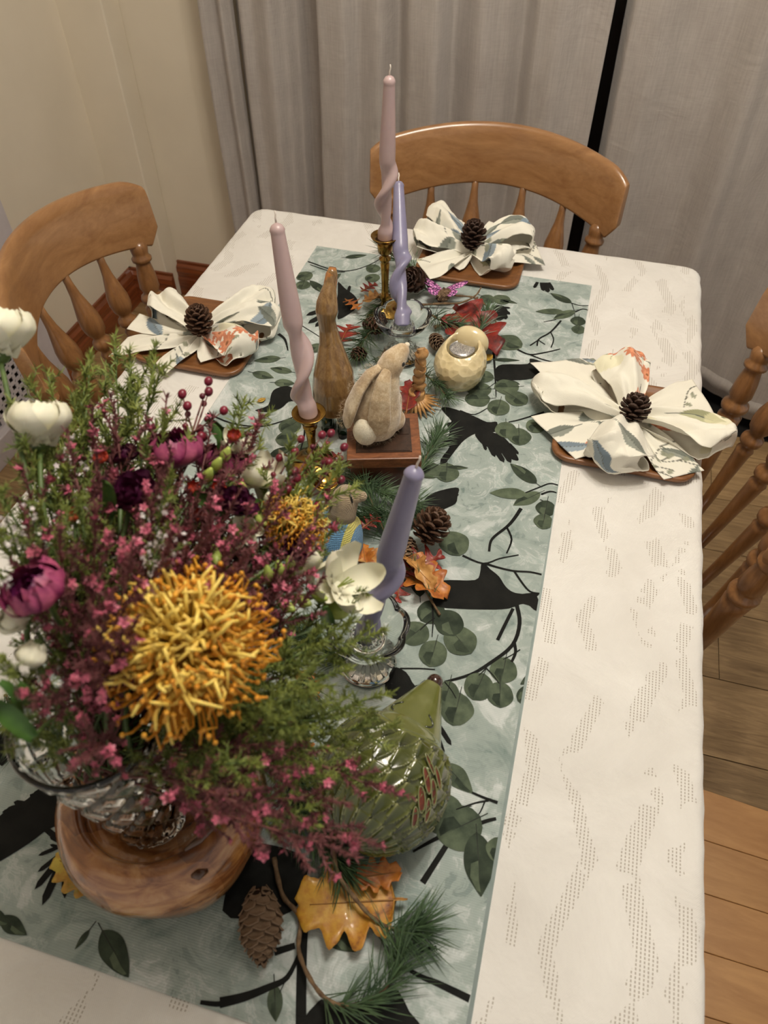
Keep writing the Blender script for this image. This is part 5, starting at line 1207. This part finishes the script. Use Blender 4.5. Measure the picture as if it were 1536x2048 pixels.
rose(30, 1240, .50, (-.35, -.2, .4), 'small white rose at the left edge below the purple one', .42)
rose(66, 1305, .50, (-.1, -.5, -.3), 'small white hanging rosebud at left over the vase', .40)
# freesia
fm_ = petal_mesh('freesia_petal', ROSEM, .030, .017, .40, .22)
def freesia(u, v, d, axis, label, sc=1.0, az0=0.0):
    p = far(u, v, d); e = axis_empty('freesia', p, axis, label, 'flower', 'white freesias of the bouquet')
    for k in range(6): put_petal(fm_, e, az0+k*math.pi/3, .62+.28*(k % 2), sc*(1.0-.06*(k % 2)), .0025*sc, 0)
    b = MB(); b.tube([(0, 0, -.018*sc), (0, 0, -.008*sc), (0, 0, .002*sc)], [.0018*sc, .0032*sc, .005*sc], 10); b.build('tube', ROSEM, e)
    for k in range(3):
        b = MB(); b.tube([(0, 0, .0), (.002*(k-1)*sc, .0015*sc, .015*sc)], [.0005, .0007], 5); b.build('stamen', BUDG, e)
    st = MB(); q = e.rotation_quaternion.inverted(); dd = VMOUTH+Vector((rb_.uniform(-.03, .03), rb_.uniform(-.02, .03), 0))-p
    P = spath([(0, 0, -.018*sc), q @ (dd*.4+Vector((0, 0, .02))), q @ dd, q @ (vin()-p)]); st.tube(P, .0014, 6); st.build('stem', STEM, e)
    for k in range(3):
        b = MB(); t_ = .10+.06*k; pp = q @ (dd*t_+Vector((0, 0, .012+.004*k)))
        b.tube([pp, pp+Vector((.004, -.006, .012)), pp+Vector((.006, -.009, .020))], [.002, .0046, .0015], 10); b.build('bud', BUDG, e)
    return e
freesia(672, 1176, .60, (.55, -.05, .65), 'white star-shaped freesia in front of the leaning lilac candle', 1.35, .3)
freesia(620, 1150, .60, (-.3, .5, .8), 'white freesia behind the front one, below the crochet animal', .9, .8)
freesia(520, 975, .64, (-.1, .3, 1), 'open white freesia left of the crochet animal', 1.15, .2)
freesia(545, 1010, .63, (.6, -.3, .5), 'white freesia hanging beside the orange pincushion flower', .8, .5)
freesia(470, 905, .64, (.2, .4, .8), 'small white freesia above the purple flowers', .7, .5)
freesia(490, 1060, .60, (.3, -.5, .5), 'narrow white freesia bud below the open freesia', .6, .9)
b = MB(); gp = far(672, 1218, .60); e = empty('freesia_bud', gp, 'pale green round flower bud under the front freesia', 'bud')
b.ball((0, 0, 0), .0095, 10, (1.2, .9, .9)); b.build('bud', BUDG, e); stem_to(e, gp, STEM, .0012)
# pincushion proteas
PY = simple('pincushion_style', srgb(228, 168, 58), srgb(206, 132, 36), 60, .45, sub=.05); PYT = simple('pincushion_tip', srgb(238, 212, 110), srgb(220, 180, 74), 90, .5)
def protea(u, v, d, axis, R, label, seed, n=240):
    p = far(u, v, d); e = axis_empty('pincushion_flower', p, axis, label, 'flower', 'orange pincushion proteas of the bouquet'); rr = random.Random(seed)
    b = MB(); tp = MB(); inn = MB()
    for k in range(n):
        t = (k+.5)/n; ph = k*2.39996; th = math.acos(.86-t*1.16)   # polar angle from the axis
        out = Vector((math.sin(th)*math.cos(ph), math.sin(th)*math.sin(ph), math.cos(th))); c0 = Vector((0, 0, -.2*R))+out*R*.35
        L = R*(.62+.18*t)*rr.uniform(.80, 1.14); tang = Vector((0, 0, 1)); inward = (tang-out*tang.dot(out))
        if inward.length > .01: inward.normalize()
        k_ = min(1, th/1.0)
        c1 = c0+out*L*.5; c2_ = c0+out*L*.85+inward*L*.05*k_; c3_ = c0+out*L*.98+inward*L*.22*k_; c4_ = c0+out*L*.90+inward*L*.36*k_+Vector((rr.gauss(0, 1), rr.gauss(0, 1), 0))*R*.05; c3_ += (c4_-c3_)*.1+Vector((rr.gauss(0, 1), rr.gauss(0, 1), rr.gauss(0, 1)))*R*.025
        b.tube([c0, c1, c2_, c3_, c4_], [R*.020, R*.019, R*.019, R*.017, R*.014], 5, cap=False)
        tp.ball(c4_, R*.036, 4)
    for k in range(260):
        t = (k+.5)/260; ph = k*2.39996+.5; th = math.acos(1-t*.50); out = Vector((math.sin(th)*math.cos(ph), math.sin(th)*math.sin(ph), math.cos(th)))
        c0 = Vector((0, 0, -.2*R))+out*R*.4; s = Vector((rr.gauss(0, 1), rr.gauss(0, 1), rr.gauss(0, 1)))*R*.10; inn.tube([c0, c0+out*R*.34+s*.5, c0+out*R*.50+s, c0+out*R*.44+s*2.2], [R*.024, R*.026, R*.028, R*.018], 5)
    o = b.build('styles', PY, e, fix=False); o['kind'] = 'stuff'; o = tp.build('style_tips', PY, e, fix=False); o['kind'] = 'stuff'
    o = inn.build('inner_florets', PYT, e, fix=False); o['kind'] = 'stuff'
    c = MB(); c.ball((0, 0, -.12*R), R*.42, 12); c.build('dome', PY, e)
    q = e.rotation_quaternion.inverted(); dd = VMOUTH+Vector((.01, .01, 0))-p; st = MB(); st.tube(spath([(0, 0, -R*.4), q @ (dd*.5+Vector((0, 0, .005))), q @ dd, q @ (vin()-p)]), .003, 8); st.build('stem', STEM, e)
    return e
protea(374, 1292, .49, (.10, -.20, .85), .050, 'large orange pincushion flower at the front of the bouquet', 1)
protea(582, 1046, .62, (.20, .45, .8), .028, 'smaller orange pincushion flower beside the crochet animal', 2)
# purple ornamental flowers
PUR = simple('purple_petal', srgb(136, 36, 92), srgb(84, 16, 66), 60, .5, .1, 300); PURE = simple('pink_edge_petal', srgb(176, 84, 112), srgb(120, 28, 84), 70, .5, .1, 300); DPU = simple('dark_purple_petal', srgb(92, 14, 60), srgb(58, 6, 42), 60, .5)
kp1 = petal_mesh('purple_petal', PUR, .026, .030, .6, .1, .0012); kp2 = petal_mesh('pink_petal', PURE, .028, .034, .6, .35, .0020); kp3 = petal_mesh('dark_petal', DPU, .020, .022, .8, -.1, .0006)
def purple(u, v, d, axis, label, sc=1.0, dark=False):
    p = far(u, v, d); e = axis_empty('purple_rosette', p, axis, label, 'flower', 'purple rosette flowers of the bouquet')
    for k in range(20):
        r = k/20; put_petal(kp3 if dark else (kp1 if k < 11 else kp2), e, k*2.4, lerp(-.12, .62, r), sc*lerp(.75, 1.0, r), lerp(.001, .008, r)*sc, -.012*sc)
    q = e.rotation_quaternion.inverted(); dd = VMOUTH+Vector((rb_.uniform(-.03, .03), rb_.uniform(-.02, .03), 0))-p; st = MB(); st.tube(spath([(0, 0, -.010*sc), q @ (dd*.5+Vector((0, 0, .01))), q @ dd, q @ (vin()-p)]), .0018, 7); st.build('stem', STEM, e); return e
purple(72, 1180, .49, (-.25, -.15, .85), 'purple rosette flower with pink-edged petals at left', .86)
purple(345, 905, .61, (-.1, .3, 1), 'magenta rosette flower at the top of the bouquet', 1.0)
purple(440, 925, .64, (.2, .3, 1), 'pink-purple rosette flower behind the pink sprays', .85)
purple(240, 905, .63, (-.2, .3, 1), 'maroon rosette flower left of the magenta one', .7, True)
purple(590, 1098, .60, (.4, .0, .9), 'small dark purple round flower right of the smaller pincushion', .55, True)
purple(260, 980, .56, (.1, .1, 1), 'dark purple flower buried in the middle of the bouquet', 1.0, True)
purple(470, 1000, .58, (.3, .2, .9), 'dark purple flower behind the white freesia', .8, True)
# small orange-red flowers
ORF = simple('orange_red_petal', srgb(186, 70, 40), srgb(140, 36, 26), 70, .5); of_ = petal_mesh('orange_petal', ORF, .009, .006, .5, .3)
ORN = ['left of the open white freesia', 'below the one by the open freesia', 'in the bouquet middle, lowest right', 'at the far left, left of the maroon flower', 'under the left maroon rosette', 'above the open white freesia', 'below the magenta rosette']
for i, (u, v, d) in enumerate([(440, 985, .60), (425, 1010, .59), (400, 1040, .58), (150, 1040, .56), (205, 925, .60), (470, 880, .62), (390, 985, .59)]):
    p = far(u, v, d); e = axis_empty('orange_flower', p, (rb_.uniform(-.4, .4), rb_.uniform(-.4, .4), 1), 'tiny orange-red flower among the sprays, '+ORN[i], 'flower', 'tiny orange-red flowers of the bouquet')
    for k in range(7): put_petal(of_, e, k*.9, .5, 1.0, .001)
    stem_to(e, p, STEM, .001).matrix_parent_inverse = e.matrix_basis.to_3x3().to_4x4().inverted() if False else Matrix()
    e.rotation_quaternion = (1, 0, 0, 0)

# ---- sprays: local +z from the vase mouth outwards, foliage on the outer part
def tmpl(seed, kind):
    rr = random.Random(seed); st = MB(); lf_ = MB(); fl = MB(); L = .25
    bend = Vector((rr.uniform(-.02, .02), rr.uniform(-.02, .02), 0))
    main = [Vector((bend.x*math.sin(t*3), bend.y*math.sin(t*2.4), t*L)) for t in [i/12 for i in range(13)]]
    st.tube(main, [lerp(.0015, .0007, i/12) for i in range(13)], 6)
    def needle(p, g, ln, w_):
        s = g.cross(Vector((rr.gauss(0, 1), rr.gauss(0, 1), rr.gauss(0, 1)))).normalized()*w_; n_ = g.cross(s).normalized()*w_
        lf_.add([p-s, p+s, p+n_, p+g*ln*.6-s*.8, p+g*ln*.6+s*.8, p+g*ln], [(0, 1, 4, 3), (1, 2, 4), (2, 0, 3), (3, 4, 5), (2, 3, 5), (4, 2, 5)])
    def flower(p, g, sc):
        a = g.cross(Vector((.3, .9, .1))).normalized(); b_ = g.cross(a)
        for k in range(5):
            an = k*1.2566; d = (a*math.cos(an)+b_*math.sin(an)); s = (a*-math.sin(an)+b_*math.cos(an))
            fl.add([p, p+d*sc*.6+s*sc*.34+g*sc*.25, p+d*sc*1.05+g*sc*.35, p+d*sc*.6-s*sc*.34+g*sc*.25], [(0, 1, 2, 3)])
        fl.ball(p+g*sc*.15, sc*.3, 4)
    nb = {'pink': 13, 'green': 15, 'berry': 7, 'tiny': 12}[kind]
    start = {'pink': .42, 'green': .38, 'berry': .6, 'tiny': .45}[kind]
    for k in range(nb+1):
        t = lerp(start, 1.0, k/nb); i = min(11, int(t*12)); p = main[i].lerp(main[i+1], t*12-i); az = k*2.4; el = rr.uniform(.5, .9) if k < nb else 0.0
        g = Vector((math.cos(az)*math.sin(el), math.sin(az)*math.sin(el), math.cos(el))); bl = {'pink': .050, 'green': .046, 'berry': .040, 'tiny': .045}[kind]*rr.uniform(.7, 1.15)*(1-.4*(k/nb))
        crv = Vector((rr.gauss(0, .2), rr.gauss(0, .2), .5)); pts = [p+g*bl*s+crv*bl*s*s*.35 for s in (0, .25, .5, .75, 1)]; st.tube(pts, [.0008, .0007, .0006, .0005, .0004], 5)
        cnt = {'pink': 64, 'green': 44, 'berry': 0, 'tiny': 22}[kind]
        for q in range(cnt):
            s = rr.random(); pp = p+g*bl*s+crv*bl*s*s*.35; r3 = Vector((rr.gauss(0, 1), rr.gauss(0, 1), rr.gauss(0, 1))).normalized(); gg = (g*.9+r3*.9).normalized()
            needle(pp, gg, {'pink': .0066, 'green': .0080, 'tiny': .005}[kind]*rr.uniform(.7, 1.2), .0007)
        if kind == 'pink':
            for q in range(3 if k % 3 == 0 else (1 if k % 3 == 1 else 0)): s = rr.uniform(.72, 1.03); flower(p+g*bl*s+crv*bl*s*s*.35+Vector((rr.gauss(0, .002), rr.gauss(0, .002), rr.gauss(0, .002))), (g+Vector((rr.gauss(0, .6), rr.gauss(0, .6), rr.gauss(0, .6)))).normalized(), rr.uniform(.0036, .0055))
        if kind == 'berry': fl.ball(pts[-1], .0034, 7, (1, 1, 1.1)); fl.ball(pts[2]+Vector((.002, 0, .002)), .0024, 6)
        if kind == 'tiny':
            for q in range(9): s = rr.random(); flower(p+g*bl*s+Vector((rr.gauss(0, .0025), rr.gauss(0, .0025), rr.gauss(0, .0025))), Vector((rr.gauss(0, 1), rr.gauss(0, 1), rr.gauss(0, 1))).normalized(), .0024)
        # second order twigs on the green sprays
        if kind == 'green':
            for q in range(3):
                s = rr.uniform(.25, .9); pp = p+g*bl*s+crv*bl*s*s*.35; g2 = (g+Vector((rr.gauss(0, .6), rr.gauss(0, .6), rr.gauss(0, .6)))).normalized(); b2 = bl*.45; st.tube([pp, pp+g2*b2], [.0005, .0003], 4)
                for z_ in range(16): s2 = rr.random(); r3 = Vector((rr.gauss(0, 1), rr.gauss(0, 1), rr.gauss(0, 1))).normalized(); needle(pp+g2*b2*s2, (g2*.9+r3*.9).normalized(), .0075*rr.uniform(.7, 1.1), .0005)
    return st, lf_, fl
PKL = simple('maroon_foliage', srgb(118, 64, 66), srgb(84, 44, 47), 60, .7); PKF = simple('pink_blossom', srgb(196, 104, 124), srgb(166, 72, 98), 80, .5, sub=.05)
GRL = simple('olive_foliage', srgb(140, 148, 66), srgb(84, 100, 42), 25, .6); BER = simple('dark_red_berry', srgb(128, 26, 50), srgb(84, 14, 34), 60, .35); TNY = simple('white_tiny_blossom', srgb(232, 226, 222), srgb(210, 196, 200), 80, .5)
TM = {}
for kind, nvar, ms in (('pink', 4, (STEMR, PKL, PKF)), ('green', 4, (STEM, GRL, None)), ('berry', 2, (STEMR, None, BER)), ('tiny', 2, (STEM, GRL, TNY))):
    TM[kind] = []
    for s in range(nvar):
        a_, b_, c_ = tmpl(100*len(kind)+s+7, kind)
        TM[kind].append([(nm, mb.mesh(kind+'_'+nm, m_, nm != 'foliage')) for nm, mb, m_ in (('stem', a_, ms[0]), ('foliage', b_, ms[1]), ('blossoms', c_, ms[2])) if mb.v and m_])
LBL = {'pink': ('pink_spray', 'maroon-stemmed spray with small pink star blossoms in the crystal vase', 'pink blossom sprays of the bouquet'), 'green': ('green_spray', 'feathery olive-green foliage spray in the crystal vase', 'green foliage sprays of the bouquet'),
       'berry': ('berry_spray', 'thin sprig tipped with dark red berries in the bouquet', 'red berry sprigs of the bouquet'), 'tiny': ('white_heather_spray', 'green heather sprig with tiny white blossoms in the bouquet', 'white heather sprigs of the bouquet')}
cnt_ = [0]
SPR = []
LM = [('to the left edge', 10, 1080), ('to the left chair', 150, 830), ('to the left napkin', 290, 800), ('to the mauve candle', 480, 900), ('to the crochet animal', 600, 1010), ('to the lilac candle', 640, 1170), ('to the near glass candlestick', 700, 1310), ('over the green hedgehog', 700, 1480), ('in front of the green hedgehog', 690, 1640), ('over the right of the bowl', 500, 1540), ('over the left of the bowl', 140, 1500), ('round the large pincushion', 330, 1250), ('up the bouquet middle', 330, 1010), ('round the left purple rosette', 110, 1180)]
def spray(kind, u, v, d, frm=None):
    tip = far(u, v, d); a = rb_.uniform(0, 6.283); src = (frm or VMOUTH)+Vector((math.cos(a), math.sin(a), 0))*rb_.uniform(.0, .028)+Vector((0, 0, -.05))
    dd = tip-src; nm, lab, grp = LBL[kind]; sc = dd.length/.25
    e = axis_empty(nm, src, dd, lab, 'flower spray' if kind != 'green' else 'foliage spray', grp); e.scale = (min(sc, 1.1),)*2+(sc,)
    e.rotation_quaternion = e.rotation_quaternion @ Euler((0, 0, rb_.uniform(0, 6.283))).to_quaternion()
    cnt_[0] += 1; k_ = min(LM, key=lambda q: math.hypot(q[1]-u, q[2]-v))[0]; SPR.append((kind, k_, u, v, e))
    for n_, me in TM[kind][cnt_[0] % len(TM[kind])]:
        o = link(n_, me, e)
        if n_ != 'stem': o['kind'] = 'stuff'
for q in [(180, 900, .62), (230, 860, .62), (300, 880, .60), (400, 900, .61), (470, 940, .61), (500, 900, .64), (120, 960, .58), (60, 1010, .56), (200, 990, .54), (330, 960, .56), (440, 1060, .54), (520, 1080, .55), (580, 1150, .56), (610, 1200, .55), (560, 1220, .53), (480, 1150, .50), (400, 1090, .50), (300, 1070, .50), (220, 1080, .50),
          (130, 1110, .50), (260, 1160, .46), (470, 1220, .49), (540, 1150, .52), (350, 1130, .48), (240, 1290, .45), (200, 1360, .46), (75, 1430, .47), (170, 1540, .46), (470, 1610, .46), (640, 1680, .50), (740, 1600, .55), (700, 1640, .54), (560, 1530, .50), (520, 1490, .50), (170, 1240, .45), (600, 1040, .60), (540, 1010, .60), (420, 1000, .57), (90, 1090, .53), (380, 1020, .55), (300, 1010, .54), (455, 1110, .53), (570, 1090, .57), (640, 1590, .53), (340, 950, .66), (420, 970, .67), (280, 960, .66), (480, 1040, .67), (380, 1060, .64), (300, 1080, .62), (220, 1040, .63), (520, 1120, .64), (430, 1140, .60), (150, 1170, .57), (250, 1120, .58), (360, 1160, .57), (100, 1230, .54), (220, 1190, .54), (500, 1200, .58), (570, 1180, .60)]:
    spray('pink', *q)
for q in [(150, 850, .66), (200, 800, .68), (260, 770, .68), (300, 800, .66), (180, 900, .64), (235, 745, .70), (110, 900, .62), (120, 820, .68), (70, 950, .60), (20, 900, .60), (20, 1030, .56), (90, 1070, .54), (600, 1300, .54), (640, 1350, .56), (660, 1440, .56), (690, 1540, .57), (620, 1560, .54), (560, 1480, .50), (580, 1400, .50), (650, 1260, .56), (720, 1280, .58), (710, 1380, .58), (590, 1640, .53), (540, 1440, .50), (500, 1400, .49), (620, 1480, .55), (690, 1200, .60), (640, 1100, .61), (30, 1330, .50), (10, 1420, .50), (470, 860, .66), (640, 980, .63), (600, 940, .64), (340, 1000, .55), (160, 1050, .52), (310, 900, .60), (20, 1120, .53), (480, 1500, .48), (610, 1420, .52), (740, 1450, .60), (250, 1000, .66), (350, 1040, .66), (450, 1080, .66), (180, 1130, .60), (290, 1150, .60), (560, 1260, .60), (60, 1110, .58), (120, 1290, .53)]:
    spray('green', *q)
for q in [(385, 830, .66), (408, 838, .66), (600, 925, .66), (635, 905, .67), (560, 930, .65), (665, 935, .66)]: spray('berry', *q)
for q in [(70, 1050, .53), (30, 1080, .52), (320, 1090, .49), (290, 1040, .50), (140, 930, .60), (50, 1170, .50)]: spray('tiny', *q)
SHORT = {'pink': 'maroon pink-flowered spray', 'green': 'feathery green spray', 'berry': 'red berry sprig', 'tiny': 'white-flowered sprig'}
ORD = ['', 'second ', 'third ', 'fourth ', 'fifth ', 'sixth ', 'seventh ', 'eighth ', 'ninth ', 'tenth ', 'eleventh ', 'twelfth ', 'thirteenth ', 'fourteenth ', 'fifteenth ', 'sixteenth ', 'seventeenth ', 'eighteenth ', 'nineteenth ']
for key in sorted({(s[0], s[1]) for s in SPR}):
    g_ = sorted([s for s in SPR if (s[0], s[1]) == key], key=lambda s: s[2])
    for i, s in enumerate(g_):
        s[4]['label'] = SHORT[key[0]]+' reaching '+key[1]+('' if len(g_) == 1 else (', leftmost' if i == 0 else ', '+ORD[min(i, 18)]+'from left'))
# broad green leaves of the bouquet
LFN = ['slim green leaf at the red berry sprigs, upper one', 'slim green leaf at the red berry sprigs, lower one', 'slim green leaf beside the smaller pincushion flower', 'slim green leaf at the left edge, lowest', 'slim green leaf at the left edge, leftmost', 'slim green leaf at the left edge, upper right one', 'slim green leaf above the middle of the bouquet', 'slim green leaf under the open white freesia', 'slim green leaf under the front white freesia', 'slim green leaf in the upper left of the bouquet']
BLF = simple('glossy_green_leaf', srgb(78, 112, 46), srgb(52, 84, 34), 40, .4, .1)
bl_me = petal_mesh('green_leaf', BLF, .045, .014, .2, .2)
for i, (u, v, d) in enumerate([(440, 870, .64), (430, 880, .64), (555, 985, .62), (25, 1440, .48), (15, 1400, .49), (40, 1380, .49), (420, 1010, .57), (500, 985, .60), (660, 1235, .57), (210, 1000, .53)]):
    p = far(u, v, d); e = axis_empty('green_leaf', p, (rb_.uniform(-.5, .5), rb_.uniform(-.3, .3), 1), LFN[i], 'leaf', 'slim green leaves of the bouquet'); put_petal(bl_me, e, rb_.uniform(0, 6), .2, .8, 0, -.02, 'blade')
    q = e.rotation_quaternion.inverted(); st = MB(); dd = VMOUTH-p; st.tube(spath([(0, 0, -.02), q @ (dd*.5), q @ dd]), .0011, 6); st.build('stem', STEM, e)
